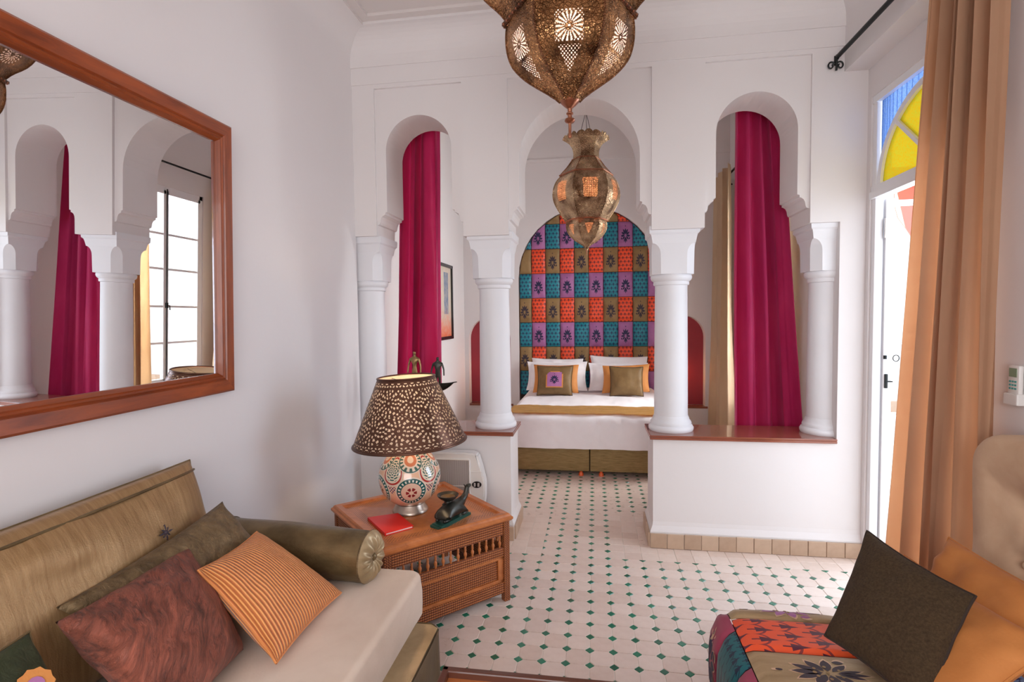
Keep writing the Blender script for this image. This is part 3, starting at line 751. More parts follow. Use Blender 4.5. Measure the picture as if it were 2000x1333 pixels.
# ------------------------------------------------------------------ terrace outside
bm = B(); box(bm, 1.66, 7, -3, 9, -.15, -.02); struct('terrace_floor', bm, 'terrace_tile')
bm = B(); box(bm, 5.2, 5.4, -3, 9, -.1, 1.1); box(bm, 1.8, 5.4, 8.6, 8.8, -.1, 3.2); struct('terrace_wall', bm, 'terrace_white')
bm = B(); box(bm, 1.8, 5.2, 8.57, 8.6, -.02, .0); tb = struct('terrace_skirting', bm, 'grout')
for k in range(16): link_child(btile(.2, .16, .014), 'skirting_tile', tb, (1.95 + k * .203, 8.56, -.02))
bm = B(); pts = [(2.5, 2.52)]
n = 5
for k in range(n):
    x = 2.5 + k * .34
    pts += [(x, 2.36), (x + .03, 2.24), (x + .10, 2.14), (x + .17, 2.02), (x + .24, 2.14), (x + .31, 2.24)]
pts += [(2.5 + n * .34, 2.36), (2.5 + n * .34, 2.52)]
prism(bm, pts, 5.0, 5.012); box(bm, 2.5, 4.2, 4.98, 5.03, 2.50, 2.54)
o = thing('awning', 'faded red scalloped awning out on the bright terrace', 'awning', (3.3, 5.0, 2.5)); obj('valance', bm, 'awning_red', o)
bm = B(); prism(bm, [(4.98, 2.52), (5.0, 2.54), (6.4, 3.0), (6.4, 2.98)], 2.5, 4.2, 'x'); obj('canopy', bm, 'awning_red', o)
for x in (3.6, 4.18):
    bm = B(); tube(bm, [(x, 5.0, -.02), (x, 5.0, 2.5)], .018, 8); obj('post', bm, 'terrace_white', o)

# ------------------------------------------------------------------ curtain rods and curtains
rod = thing('curtain_rod', 'black iron curtain rod running above the terrace door', 'curtain rod', (1.36, 3.34, 2.89))
bm = B(); tube(bm, [(1.36, 3.335, 2.89), (1.36, .9, 2.89)], .0125, 12); obj('pole', bm, 'iron', rod, smooth=True)
bm = B()
for s in (-1, 1):
    pts = [(1.36 + s * (.024 + .020 * (1 - .62 * k / 20) * math.cos(s * 0 + PI - k / 20 * 2.3 * PI)), 3.36, 2.852 + .024 * (1 - .62 * k / 20) * math.sin(PI - k / 20 * 2.3 * PI)) for k in range(21)]
    tube(bm, [(1.36 + s * .004, 3.36, 2.905)] + pts, .0045, 6)
tube(bm, [(1.36, 3.345, 2.905), (1.36, 3.345, 2.86), (1.36, 3.35, 2.82)], .006, 6); tube(bm, [(1.36, 3.33, 2.878), (1.36, 3.384, 2.878)], .006, 6)
obj('scroll_bracket', bm, 'iron', rod, smooth=True)
bm = B(); curtain(bm, (1.35, 2.40, 2.84), (1.35, 2.05, 2.84), (1.34, 2.655, .012), (1.36, 2.075, .012), (-1, 0, 0), 5.6, .044, 1.7, nu=200, nv=40)
c = obj('beige_door_curtain', bm, 'beige_curtain', smooth=True, angle=80, loc=(1.345, 2.3, 0)); c.name = 'curtain'; tag(c, 'heavy tan velvet curtain hanging beside the terrace door, nearest curtain', 'curtain')
for k in range(7):
    yy = 2.39 - k * .054; bm = B()
    tube(bm, [(1.36 + .019 * math.cos(a), yy, 2.885 + .019 * math.sin(a)) for a in [2 * PI * q / 14 for q in range(15)]], .0025, 5, False); obj('curtain_ring', bm, 'iron', rod, smooth=True)
bm = B(); curtain(bm, (.945, 3.88, 3.02), (1.21, 3.88, 3.02), (.95, 3.88, .02), (1.42, 3.88, .02), (0, -1, 0), 4.3, .075, .35, nu=190, nv=44, gather=.6)
c = obj('curtain', bm, 'fuchsia_satin', smooth=True, angle=80, loc=(1.1, 3.86, 0)); tag(c, 'fuchsia satin curtain hanging behind the right arch', 'curtain', 'fuchsia curtains behind the arcade')
bm = B(); curtain(bm, (-1.39, 3.86, 3.02), (-1.115, 3.86, 3.02), (-1.535, 3.86, .02), (-1.125, 3.86, .02), (0, -1, 0), 3.6, .075, 2.2, nu=190, nv=44, gather=.6)
c = obj('curtain', bm, 'fuchsia_satin', smooth=True, angle=80, loc=(-1.3, 3.86, 0)); tag(c, 'fuchsia satin curtain hanging behind the left arch', 'curtain', 'fuchsia curtains behind the arcade')
r2 = thing('curtain_rod', 'thin black rod above the arches, holding the fuchsia curtains', 'curtain rod', (0, 3.86, 3.04))
bm = B(); tube(bm, [(-1.6, 3.86, 3.04), (1.54, 3.86, 3.04)], .009, 8); obj('pole', bm, 'iron', r2, smooth=True)
r3 = thing('curtain_rod', 'black iron rod above the bedroom window, seen through the right arch and in the mirror', 'curtain rod', (1.45, 5.4, 2.96))
bm = B(); tube(bm, [(1.45, 4.4, 2.96), (1.45, 6.55, 2.96)], .011, 8); obj('pole', bm, 'iron', r3, smooth=True)
bm = B(); tube(bm, [(1.45, 4.45, 2.96), (1.50, 4.45, 2.96), (1.56, 4.45, 2.92)], .008, 6); obj('bracket', bm, 'iron', r3, smooth=True)
bm = B(); tube(bm, [(1.45, 6.5, 2.96), (1.50, 6.5, 2.96), (1.56, 6.5, 2.92)], .008, 6); tube(bm, [(1.45, 6.55, 2.96), (1.44, 6.59, 2.98), (1.46, 6.6, 2.95)], .008, 6); obj('bracket', bm, 'iron', r3, smooth=True)
bm = B(); curtain(bm, (1.40, 6.50, 3.0), (1.40, 5.85, 3.0), (1.38, 6.56, .02), (1.40, 5.70, .02), (-1, 0, 0), 3.3, .06, .9, nu=150, nv=40, gather=.3)
c = obj('curtain', bm, 'cream_satin', smooth=True, angle=80, loc=(1.43, 6.2, 0)); tag(c, 'cream satin curtain at the far side of the bedroom window, beside the red niche', 'curtain', 'cream curtains at the bedroom window')
bm = B(); curtain(bm, (1.40, 4.80, 3.0), (1.40, 4.42, 3.0), (1.39, 4.86, .02), (1.39, 4.35, .02), (-1, 0, 0), 4.2, .045, 2.9, nu=120, nv=36, gather=.3)
c = obj('curtain', bm, 'cream_satin', smooth=True, angle=80, loc=(1.43, 4.8, 0)); tag(c, 'cream curtain at the near side of the bedroom window, seen in the mirror', 'curtain', 'cream curtains at the bedroom window')

# ------------------------------------------------------------------ wall mirror
mr = thing('wall_mirror', 'large rectangular mirror in a red-brown wooden frame on the left wall', 'mirror', (XL, 1.35, 1.7))
y0, y1, z0, z1, fw = .55, 2.085, 1.146, 2.257, .082
def frame_rail(p0, p1, inner0, inner1, m):
    bm = B(); prof = [(0, .006), (.0, .030), (.008, .036), (.050, .036), (.054, .030), (.060, .034), (.066, .028), (.071, .031), (.076, .024), (.082, .016), (.082, .006)]
    A = [[bm.verts.new((XL + d, *[p[i] + (q[i] - p[i]) * (s / fw) for i in (0, 1)])) for s, d in prof] for p, q in ((p0, inner0), (p1, inner1))]
    for k in range(len(prof) - 1): bm.faces.new((A[0][k], A[0][k + 1], A[1][k + 1], A[1][k]))
    bm.faces.new(A[0]); bm.faces.new(list(reversed(A[1]))); bmesh.ops.recalc_face_normals(bm, faces=bm.faces)
    obj('frame_rail', bm, m, mr)
frame_rail((y0, z1), (y1, z1), (y0 + fw, z1 - fw), (y1 - fw, z1 - fw), 'mirror_wood_y'); frame_rail((y0, z0), (y1, z0), (y0 + fw, z0 + fw), (y1 - fw, z0 + fw), 'mirror_wood_y')
frame_rail((y1, z0), (y1, z1), (y1 - fw, z0 + fw), (y1 - fw, z1 - fw), 'mirror_wood_z'); frame_rail((y0, z0), (y0, z1), (y0 + fw, z0 + fw), (y0 + fw, z1 - fw), 'mirror_wood_z')
bm = B(); box(bm, XL + .004, XL + .010, y0 + fw - .005, y1 - fw + .005, z0 + fw - .005, z1 - fw + .005); obj('mirror_glass', bm, 'mirror', mr)
mr.rotation_euler = (0, math.radians(1.5), 0); mr.location.x += .017     # hangs leaning forward a little

# ------------------------------------------------------------------ picture on the bedroom wall
pc = thing('framed_picture', 'small framed painting in blue and orange-red on the bedroom side wall', 'picture', (-1.62, 5.72, 1.6))
bm = B(); a0, a1, b0, b1 = 5.42, 5.985, 1.20, 2.03
for q in ((a0, a1, b0, b0 + .035), (a0, a1, b1 - .035, b1), (a0, a0 + .035, b0, b1), (a1 - .035, a1, b0, b1)): box(bm, -1.628, -1.60, *q, .003)
obj('frame', bm, 'black_plastic', pc)
bm = B(); box(bm, -1.627, -1.618, a0 + .03, a1 - .03, b0 + .03, b1 - .03); obj('canvas', bm, 'painting_canvas', pc)

# ------------------------------------------------------------------ embroidered lotus motif (flat polygons)
def motif(bm, mp, s=1.0, fine=True):
    """mp(u, v) -> world point; motif spans about +-1 in u, +-1.2 in v"""
    def poly(pts): 
        try: bm.faces.new([bm.verts.new(mp(x * s, y * s)) for x, y in pts])
        except ValueError: pass
    def leafp(x, y, a, l, w_, n=5):
        p = []
        for k in range(n + 1): t = k / n; p.append((t * l, w_ * math.sin(PI * t) ** .8))
        for k in range(n - 1, 0, -1): t = k / n; p.append((t * l, -w_ * math.sin(PI * t) ** .8))
        ca, sa = math.cos(a), math.sin(a); poly([(x + q * ca - r * sa, y + q * sa + r * ca) for q, r in p])
    leafp(0, .05, PI / 2, .75, .16); 
    for s_ in (1, -1):
        leafp(s_ * .06, .1, PI / 2 - s_ * .55, .72, .13); leafp(s_ * .1, .02, PI / 2 - s_ * 1.1, .70, .13); leafp(s_ * .12, -.08, PI / 2 - s_ * 1.65, .72, .13)
        leafp(s_ * .10, -.18, PI / 2 - s_ * 2.25, .62, .11); leafp(s_ * .05, -.3, PI / 2 - s_ * 2.8, .62, .09); leafp(s_ * .72, -.30, -PI / 2, .28, .11)
    leafp(0, -.25, -PI / 2, .78, .10)
    a = [(.07 * math.cos(t), 1.08 + .09 * math.sin(t)) for t in [2 * PI * k / 8 for k in range(8)]]; poly(a)

# ------------------------------------------------------------------ bed
bed = thing('bed', 'double bed made up in white linen on an olive upholstered base', 'bed', (-.05, 5.7, 0))
BX0, BX1 = -.815, .72
for a, b in ((BX0 + .02, -.052), (-.046, BX1 - .02)):
    bm = B(); box(bm, a, b, 4.80, 6.6, .045, .275, .012, 2); obj('base_section', bm, 'bed_base_cloth', bed, smooth=True)
for x in (-.127, .053):
    bm = B(); lathe(bm, [(.023, 0), (.021, .02), (.013, .034), (.017, .042), (.017, .052)], x, 4.835, 14); obj('foot', bm, 'orange_plastic', bed, smooth=True, label='orange plastic castor foot')
for x, y in ((BX0 + .1, 5.0), (BX1 - .1, 5.0), (BX0 + .1, 6.4), (BX1 - .1, 6.4)):
    bm = B(); lathe(bm, [(.02, 0), (.02, .05)], x, y, 10); obj('foot', bm, 'black_plastic', bed)
bm = B()
def duv(u, v):
    """wraps the mattress: u across, v around from the front hem over the top to the head"""
    hx = (BX1 - BX0) / 2; cx = (BX0 + BX1) / 2
    L1, L2 = .30, 1.84; s = v * (L1 + L2); r = .07
    if s < L1 - r: y, z = 4.762, .258 + s
    elif s < L1 + r * .57: 
        a = (s - (L1 - r)) / (r * 1.57) * PI / 2; y, z = 4.762 + r * (1 - math.cos(a)), .258 + L1 - r + r * math.sin(a)
    else: y, z = 4.762 + r + (s - L1 - r * .57), .258 + L1
    q = (u * 2 - 1) * (hx + .30); r2 = .07
    if abs(q) < hx - r2: x = q; dz = 0
    elif abs(q) < hx + r2 * .57:
        a = (abs(q) - hx + r2) / (r2 * 1.57) * PI / 2; x = math.copysign(hx - r2 + r2 * math.sin(a), q); dz = -r2 * (1 - math.cos(a))
    else: x = math.copysign(hx, q); dz = -(abs(q) - hx + r2 * .43)
    z = max(.258, z + dz)
    nn = noise.noise(Vector((x * 3, y * 3, z * 3))) * .010 + noise.noise(Vector((x * 14 + z * 9, y * 4, z * 6))) * .006
    if v < .16: y += nn * 1.6; 
    z += nn * (0 if v < .02 else 1)
    return Vector((cx + x, y, z))
grid(bm, duv, 110, 100); bmesh.ops.recalc_face_normals(bm, faces=bm.faces)
obj('duvet', bm, 'white_linen', bed, smooth=True, angle=80, label='white linen cover over the mattress')
bm = B(); box(bm, BX0 + .02, BX1 - .02, 4.79, 6.59, .27, .545, .05, 3); obj('mattress', bm, 'white_linen', bed, smooth=True)
bm = B()
def runr(u, v):
    x = BX0 - .035 + u * (BX1 - BX0 + .07); y = 4.80 + v * .42
    n_ = noise.noise(Vector((x * 5 + y * 6, y * 12, 3))) * .008 + noise.noise(Vector((x * 16, y * 30 + x * 9, 1))) * .004
    e = max(0, abs(x + .048) - .73); z = .571 + n_ * .8 - e * e * 18
    return Vector((x, y + noise.noise(Vector((x * 4, v, 0))) * .02, z))
grid(bm, runr, 90, 30); bmesh.ops.solidify(bm, geom=bm.faces[:], thickness=.008); bmesh.ops.recalc_face_normals(bm, faces=bm.faces)
o = obj('bed_runner', bm, 'runner_gold', smooth=True, angle=80, loc=(-.05, 5.0, .56)); tag(o, 'crinkled gold runner laid across the foot of the bed', 'bed runner')
def bedp(x0, x1, z0, z1, yb, yt, th, m, label, name='pillow', cat='pillow', group=None, sk=0, **kw):
    return pillow(name, [(x0, yb, z0), (x1, yb, z0 + sk), (x1 + sk * .5, yt, z1 + sk), (x0 + sk * .5, yt, z1)], th, m, label=label, cat=cat, group=group, **kw)
W_ = 'white bed pillows'
bedp(-.76, -.13, .60, .935, 6.42, 6.53, .11, 'white_linen', 'white pillow at the very back on the left half of the bed', group=W_, wr=.008, seed=3, sk=-.01)
bedp(-.80, -.085, .575, .905, 6.22, 6.36, .13, 'white_linen', 'white flanged pillow in front on the left half of the bed', group=W_, wr=.010, seed=4, flange=.12)
bedp(-.05, .63, .60, .965, 6.42, 6.53, .11, 'white_linen', 'white pillow at the very back on the right half of the bed', group=W_, wr=.008, seed=5, sk=-.015)
bedp(-.075, .61, .575, .89, 6.22, 6.36, .13, 'white_linen', 'white flanged pillow in front on the right half of the bed', group=W_, wr=.012, seed=6, sk=.0, flange=.12)
bedp(-.70, -.18, .575, .885, 6.03, 6.17, .10, 'orange_sateen', 'orange cushion behind the embroidered brown one on the bed', 'cushion', 'cushion', 'orange cushions on the bed', seed=8, n=14)
bedp(.075, .60, .575, .875, 6.03, 6.17, .10, 'orange_sateen', 'orange cushion behind the plain brown one on the bed', 'cushion', 'cushion', 'orange cushions on the bed', sk=.02, seed=9, n=14)
cb = pillow('cushion', [(-.64, 5.90, .565), (-.245, 5.90, .565), (-.24, 6.03, .885), (-.645, 6.03, .885)], .11, 'bed_cushion_brown', label='brown cushion with a magenta embroidered panel, on the left of the bed', cat='cushion', piping='seam', n=16, seed=1)
bm = B()
def onb(u, v, off): 
    hh = .055 * (max(0, (1 - (u * .5) ** 2) * (1 - (v * .58) ** 2))) ** .42
    return Vector((-.4425 + u * .095, 5.965 + v * .062 * .7, .725 + v * .085)) + Vector((0, -.925, .375)).normalized() * (hh + off)
grid(bm, lambda u, v: onb(u * 2 - 1, v * 2 - 1 + 0, .006), 6, 6); obj('panel_border', bm, 'orange_sateen', cb)
bm = B(); grid(bm, lambda u, v: onb((u * 2 - 1) * .85, (v * 2 - 1) * .88, .008), 6, 6); obj('panel', bm, 'purple_patch', cb)
bm = B(); motif(bm, lambda u, v: onb(u * .62, v * .6, .010)); obj('motif', bm, 'ink', cb)
pillow('cushion', [(.16, 5.90, .565), (.52, 5.90, .565), (.525, 6.03, .875), (.16, 6.03, .88)], .11, 'bed_cushion_brown', label='plain brown cushion on the right of the bed', cat='cushion', piping='seam', n=16, seed=2)

# ------------------------------------------------------------------ arched patchwork headboard
hb = thing('headboard', 'tall arched patchwork headboard in teal, red, gold and purple', 'headboard', (HC, YB + .06, .3))
bm = B(); prism(bm, niche_outline(HC, HR - .006, 1.92, .28), YB + .055, YB + .124); obj('backing', bm, 'seam', hb)
bm = B(); ol = niche_outline(HC, HR - .006, 1.92, .28)
tube(bm, [(x, YB + .045, z) for x, z in ol], .006, 6); obj('piping', bm, 'dark_wood', hb, smooth=True)  # dark strip standing in for the thin shadow line round the arch, not sewn
PW, PH = .1765, .303
def inarch(x, z):
    R_ = HR - .012; dz = max(0, z - 1.92); dz = min(dz, R_ - .001); h = math.sqrt(R_ * R_ - dz * dz)
    return max(HC - h, min(HC + h, x)), min(z, 1.92 + R_)
for r_ in range(-3, 7):
    for c_ in range(0, 10):
        x0_, x1_ = -.951 + PW * c_, -.951 + PW * (c_ + 1); z0_ = 1.063 + PH * r_; z1_ = z0_ + PH; z0_ = max(z0_, .3)
        cx_, cz_ = (x0_ + x1_) / 2, (z0_ + z1_) / 2
        if z1_ < .5: continue
        zn = max(1.92, z0_); xn = min(abs(x0_ - HC), abs(x1_ - HC)) if (x0_ - HC) * (x1_ - HC) > 0 else 0
        if math.hypot(xn, zn - 1.92) > HR - .03: continue
        def pp(u, v):
            x = x0_ + .003 + u * (x1_ - x0_ - .006); z = z0_ + .003 + v * (z1_ - z0_ - .006); a, b = u * 2 - 1, v * 2 - 1
            h = (max(0, (1 - a ** 4) * (1 - b ** 4))) ** .55 * .026
            x, z = inarch(x, z); return Vector((x, YB + .054 - h, z))
        odd = (r_ % 2 == 1)
        kind = ('gold', 'red')[c_ % 2] if r_ % 2 == 0 else ('teal', 'purple')[c_ % 2]
        # bottom counted row (r=-1) is gold/red, r=0 teal/purple in the photograph
        kind = {'gold': 'teal', 'red': 'purple', 'teal': 'gold', 'purple': 'red'}[kind]
        bm = B(); grid(bm, pp, 8, 10)
        bmesh.ops.recalc_face_normals(bm, faces=bm.faces)
        if sum(f.normal.y for f in bm.faces) > 0: bmesh.ops.reverse_faces(bm, faces=bm.faces)
        p = obj('patch', bm, {'gold': 'gold_patch', 'red': 'red_print', 'teal': 'teal_print', 'purple': 'purple_patch'}[kind], hb, smooth=True, angle=80, label={'gold': 'gold patch with a dark lotus motif', 'red': 'orange-red printed patch', 'teal': 'teal printed patch', 'purple': 'purple patch with a dark lotus motif'}[kind])
        if kind in ('gold', 'purple'):
            if math.hypot(cx_ - HC, max(0, cz_ - 1.92)) < HR - .06 and z1_ - z0_ > .2:
                bm = B(); motif(bm, lambda u, v: Vector((cx_ + u * .066, YB + .0285 + (abs(u) ** 3) * .003 - .0015, cz_ - .012 + v * .098)))
                bmesh.ops.recalc_face_normals(bm, faces=bm.faces); obj('motif', bm, 'ink' if kind == 'purple' else 'ink_brown', p)

# ------------------------------------------------------------------ niche lamps
for cx, lb in ((NL + .13, 'small bedside lamp in the left red niche'), (NR_ - .04, 'small bedside lamp in the right red niche')):
    t = thing('bedside_lamp', lb, 'lamp', (cx, YB + .06, .347), 'bedside lamps in the niches')
    bm = B(); lathe(bm, [(.045, .348), (.045, .356), (.012, .37), (.012, .46), (.02, .47)], cx, YB + .055, 18); obj('base', bm, 'bronze', t, smooth=True)
    bm = B(); lathe(bm, [(.055, .50), (.032, .66)], cx, YB + .055, 24, cap=False); obj('shade', bm, 'shade_liner', t, smooth=True)
    bm = B(); bmesh.ops.create_uvsphere(bm, u_segments=12, v_segments=8, radius=.018); xf(bm, Matrix.Translation((cx, YB + .055, .56))); obj('bulb', bm, 'bulb', t, smooth=True)
    l = point('niche_glow', (cx, YB + .07, .74), 1.7, (1, .48, .18), .03)

# ------------------------------------------------------------------ pierced brass lanterns
def sm(prof, n=8):
    """Catmull-Rom through (r, z) points"""
    P = [prof[0]] + list(prof) + [prof[-1]]; out = []
    for i in range(1, len(P) - 2):
        for k in range(n):
            t = k / n; f = lambda a, b, c, d: .5 * (2 * b + (c - a) * t + (2 * a - 5 * b + 4 * c - d) * t * t + (3 * b - a - 3 * c + d) * t ** 3)
            out.append(tuple(f(P[i - 1][j], P[i][j], P[i + 1][j], P[i + 2][j]) for j in (0, 1)))
    return out + [prof[-1]]
def gores(name, cx, cy, prof, rot, pat, m, parent, nu=40, bulge=.05, ribr=.0035, ribm='rim_brass', lab=None):
    L = [0]
    for a, b in zip(prof, prof[1:]): L.append(L[-1] + math.hypot(a[0] - b[0], a[1] - b[1]))
    def at(v):
        s = v * L[-1]
        for i in range(len(L) - 1):
            if s <= L[i + 1] + 1e-9: t = (s - L[i]) / max(1e-9, L[i + 1] - L[i]); return prof[i][0] + (prof[i + 1][0] - prof[i][0]) * t, prof[i][1] + (prof[i + 1][1] - prof[i][1]) * t
    for k in range(6):
        a0, a1 = rot + k * PI / 3, rot + (k + 1) * PI / 3; am = (a0 + a1) / 2
        dm = max(6, int(nu * L[-1] / max(p[0] for p in prof))) if pat else 16; nn = nu if pat else 8
        def f(u, v):
            r, z = at(v); p0 = Vector((math.cos(a0), math.sin(a0), 0)) * r; p1 = Vector((math.cos(a1), math.sin(a1), 0)) * r
            p = p0.lerp(p1, u) + Vector((math.cos(am), math.sin(am), 0)) * (bulge * r * 4 * u * (1 - u)); return Vector((cx + p.x, cy + p.y, z))
        bm = B(); vs = grid(bm, f, nn, dm)
        if pat:
            dead = []
            bm.faces.ensure_lookup_table()
            for j in range(dm):
                for i in range(nn):
                    u, v = (i + .5) / nn, (j + .5) / dm; r, z = at(v)
                    if pat((u - .5) * r, v * L[-1], r): dead.append(bm.faces[j * nn + i])
            bmesh.ops.delete(bm, geom=dead, context='FACES')
        obj('panel', bm, m, parent, smooth=True, angle=60, label=lab)
        bm = B(); tube(bm, [(cx + r * math.cos(a0), cy + r * math.sin(a0), z) for r, z in prof[::2] + ([prof[-1]] if len(prof) % 2 == 0 else [])], ribr, 6); obj('rib', bm, ribm, parent, smooth=True)
def hexring(bm, cx, cy, r, z, rot, tr, h):
    pts = [(cx + r * math.cos(rot + k * PI / 3), cy + r * math.sin(rot + k * PI / 3)) for k in range(6)]
    for a, b in zip(pts, pts[1:] + pts[:1]): tube(bm, [(a[0], a[1], z), (b[0], b[1], z)], tr, 8)
    for a in pts: bmesh.ops.create_icosphere(bm, subdivisions=1, radius=tr * 1.15, matrix=Matrix.Translation((a[0], a[1], z)))
    return bm
def beads(bm, cx, cy, r, z, rot, n, br):
    for k in range(6):
        a = Vector((cx + r * math.cos(rot + k * PI / 3), cy + r * math.sin(rot + k * PI / 3), z)); b = Vector((cx + r * math.cos(rot + (k + 1) * PI / 3), cy + r * math.sin(rot + (k + 1) * PI / 3), z))
        for i in range(n): bmesh.ops.create_icosphere(bm, subdivisions=1, radius=br, matrix=Matrix.Translation(a.lerp(b, (i + .5) / n)))
LX, LYY = -.088, 2.05
lan = thing('hanging_lantern', 'large pierced brass lantern hanging nearest, cut off by the top of the picture', 'lantern', (LX, LYY, 2.6))
rot = math.atan2(-LYY, -LX) - PI / 6
lower = sm([(.232, 2.538), (.236, 2.50), (.232, 2.44), (.212, 2.385), (.165, 2.335), (.105, 2.295), (.062, 2.268), (.036, 2.245)], 6)
def patL(x, s, r):
    dy = s - .120; rr = math.hypot(x, dy); a = math.atan2(dy, x)
    if rr < .012: return rr < .004
    if .016 < rr < .046: return math.cos(a * 18) > .1
    if abs(x) < .048 and -.052 < dy < .046: return math.sin(x * 480) * math.sin(dy * 480) > .25
    t = (s - .176) / .095
    if 0 < t < 1 and abs(x) < .038 * (1 - t) + .003: return math.sin(x * 520 + 1) * math.sin(s * 420) > .3
    return False
gores('lower', LX, LYY, lower, rot, patL, 'engraved_brass', lan, 110, .04, .0045, 'dark_brass', 'pierced brass gore with a rosette')
upper = sm([(.232, 2.552), (.262, 2.59), (.315, 2.64), (.352, 2.70), (.362, 2.76), (.335, 2.83), (.27, 2.89), (.19, 2.93), (.13, 2.955)], 5)
def patU(x, s, r):
    dy = s - .12; rr = math.hypot(x, dy); a = math.atan2(dy, x)
    if .012 < rr < .040: return math.cos(a * 16) > .1
    if .045 < rr < .058: return math.cos(a * 20) > .2
    return False
gores('upper', LX, LYY, upper, rot, patU, 'engraved_brass', lan, 90, .05, .0045, 'dark_brass', 'engraved brass gore of the upper bowl')
def liner(cx, cy, prof, rot, parent, k=.93):
    bm = B(); rings = [[bm.verts.new((cx + r * k * math.cos(rot + i * PI / 3), cy + r * k * math.sin(rot + i * PI / 3), z)) for i in range(6)] for r, z in prof]
    for p, q in zip(rings, rings[1:]):
        for i in range(6): bm.faces.new((p[i], p[(i + 1) % 6], q[(i + 1) % 6], q[i]))
    obj('glass_lining', bm, 'lantern_glass' if parent is lan else 'amber_glass', parent)
liner(LX, LYY, lower, rot, lan); liner(LX, LYY, upper, rot, lan)
bm = B(); hexring(bm, LX, LYY, .243, 2.545, rot, .009, 0); obj('rim', bm, 'dark_brass', lan, smooth=True, label='beaded rim between the two bowls')
bm = B(); beads(bm, LX, LYY, .250, 2.541, rot, 9, .0052); obj('beads', bm, 'rim_brass', lan, smooth=True)
bm = B(); hexring(bm, LX, LYY, .135, 2.955, rot, .007, 0); obj('rim', bm, 'dark_brass', lan, smooth=True)
crown = sm([(.13, 2.955), (.105, 2.985), (.10, 3.02), (.125, 3.06), (.17, 3.085)], 4); gores('crown', LX, LYY, crown, rot, None, 'engraved_brass', lan, 8, .05, .004, 'dark_brass')
bm = B(); lathe(bm, [(.037, 2.262), (.040, 2.255), (.036, 2.246), (.030, 2.240), (.022, 2.232), (.009, 2.222), (.008, 2.210), (.013, 2.206), (.013, 2.202), (.008, 2.198), (.008, 2.188), (.018, 2.184), (.020, 2.178), (.016, 2.172), (.006, 2.168), (.0055, 2.130), (.008, 2.124), (.007, 2.116), (.0, 2.112)], LX, LYY, 16); obj('finial', bm, 'rim_brass', lan, smooth=True)
bm = B()
for k in range(3):
    a = rot + k * 2 * PI / 3; tube(bm, [(LX + .10 * math.cos(a), LYY + .10 * math.sin(a), 3.0), (LX, LYY, 3.22)], .003, 6)
tube(bm, [(LX, LYY, 3.21), (LX, LYY, 3.30)], .006, 8); obj('chain', bm, 'iron', lan, smooth=True)
bm = B(); bmesh.ops.create_uvsphere(bm, u_segments=16, v_segments=12, radius=.03); xf(bm, Matrix.Translation((LX, LYY, 2.62))); obj('bulb', bm, 'bulb', lan, smooth=True)
point('lantern_glow', (LX, LYY, 2.50), 6, (1, .80, .68), .03)

L2X, L2Y = -.06, 4.3
la2 = thing('hanging_lantern', 'smaller brass lantern with a flared crown hanging over the bed in the middle arch', 'lantern', (L2X, L2Y, 2.4))
rot2 = math.atan2(-L2Y, -L2X) - PI / 6 + .13
def patB(x, s, r):
    if .085 < s < .235 and abs(x) < .058 - (s - .085) * .06:
        for cx_, cy_ in ((-.032, .118), (.032, .118), (0, .155)):
            q = math.hypot(x - cx_, s - cy_)
            if q < .010: return q < .006
        return math.sin(x * 520) * math.sin(s * 520) > .30
    return False
body = sm([(.195, 2.545), (.235, 2.50), (.258, 2.44), (.262, 2.38), (.245, 2.32), (.205, 2.25), (.168, 2.195)], 6)
gores('body', L2X, L2Y, body, rot2, patB, 'light_brass', la2, 70, .05, .004, 'light_brass', 'pierced brass side of the lantern body')
def patC(x, s, r):
    if .035 < s < .115 and abs(x) < .030 * (1 - (s - .035) / .09) + .002: q = math.hypot(x, s - .055); return (q > .010 and math.sin(x * 600) * math.sin(s * 600) > .2) or q < .005
    return False
tip = sm([(.155, 2.190), (.160, 2.15), (.150, 2.11), (.115, 2.06), (.060, 2.02), (.022, 1.995), (.006, 1.965)], 5)
gores('tip', L2X, L2Y, tip, rot2, patC, 'light_brass', la2, 60, .05, .0035, 'light_brass')
gores('shoulder', L2X, L2Y, [(.108, 2.668), (.11, 2.66), (.15, 2.61), (.205, 2.55)], rot2, None, 'light_brass', la2, 8, .02, .0035, 'rim_brass')
cr = sm([(.104, 2.672), (.100, 2.71), (.108, 2.75), (.135, 2.79), (.185, 2.82)], 5)
for k in range(6):
    a0, a1 = rot2 + k * PI / 3, rot2 + (k + 1) * PI / 3; bm = B()
    def f(u, v):
        i = v * (len(cr) - 1); j = min(int(i), len(cr) - 2); t = i - j; r = cr[j][0] * (1 - t) + cr[j + 1][0] * t; z = cr[j][1] * (1 - t) + cr[j + 1][1] * t
        sc = abs(math.sin(u * PI * 3)) ** .6 * .018 + math.sin(u * PI) * .018 if v > .93 else 0
        p0 = Vector((math.cos(a0), math.sin(a0))) * r; p1 = Vector((math.cos(a1), math.sin(a1))) * r; p = p0.lerp(p1, u); return Vector((L2X + p.x, L2Y + p.y, z + sc))
    grid(bm, f, 18, 16); obj('crown_leaf', bm, 'light_brass', la2, smooth=True, angle=60)
for r, z, t in ((.109, 2.668, .005), (.208, 2.547, .006), (.168, 2.192, .006)):
    bm = B(); hexring(bm, L2X, L2Y, r, z, rot2, t, 0); beads(bm, L2X, L2Y, r + .004, z, rot2, 8, .0045); obj('rim', bm, 'rim_brass', la2, smooth=True)
liner(L2X, L2Y, body, rot2, la2, .95); liner(L2X, L2Y, tip[:-5], rot2, la2, .93)
bm = B(); lathe(bm, [(.008, 1.97), (.006, 1.955), (.003, 1.95), (.003, 1.93), (.0, 1.925)], L2X, L2Y, 10); obj('finial', bm, 'rim_brass', la2, smooth=True)
bm = B()
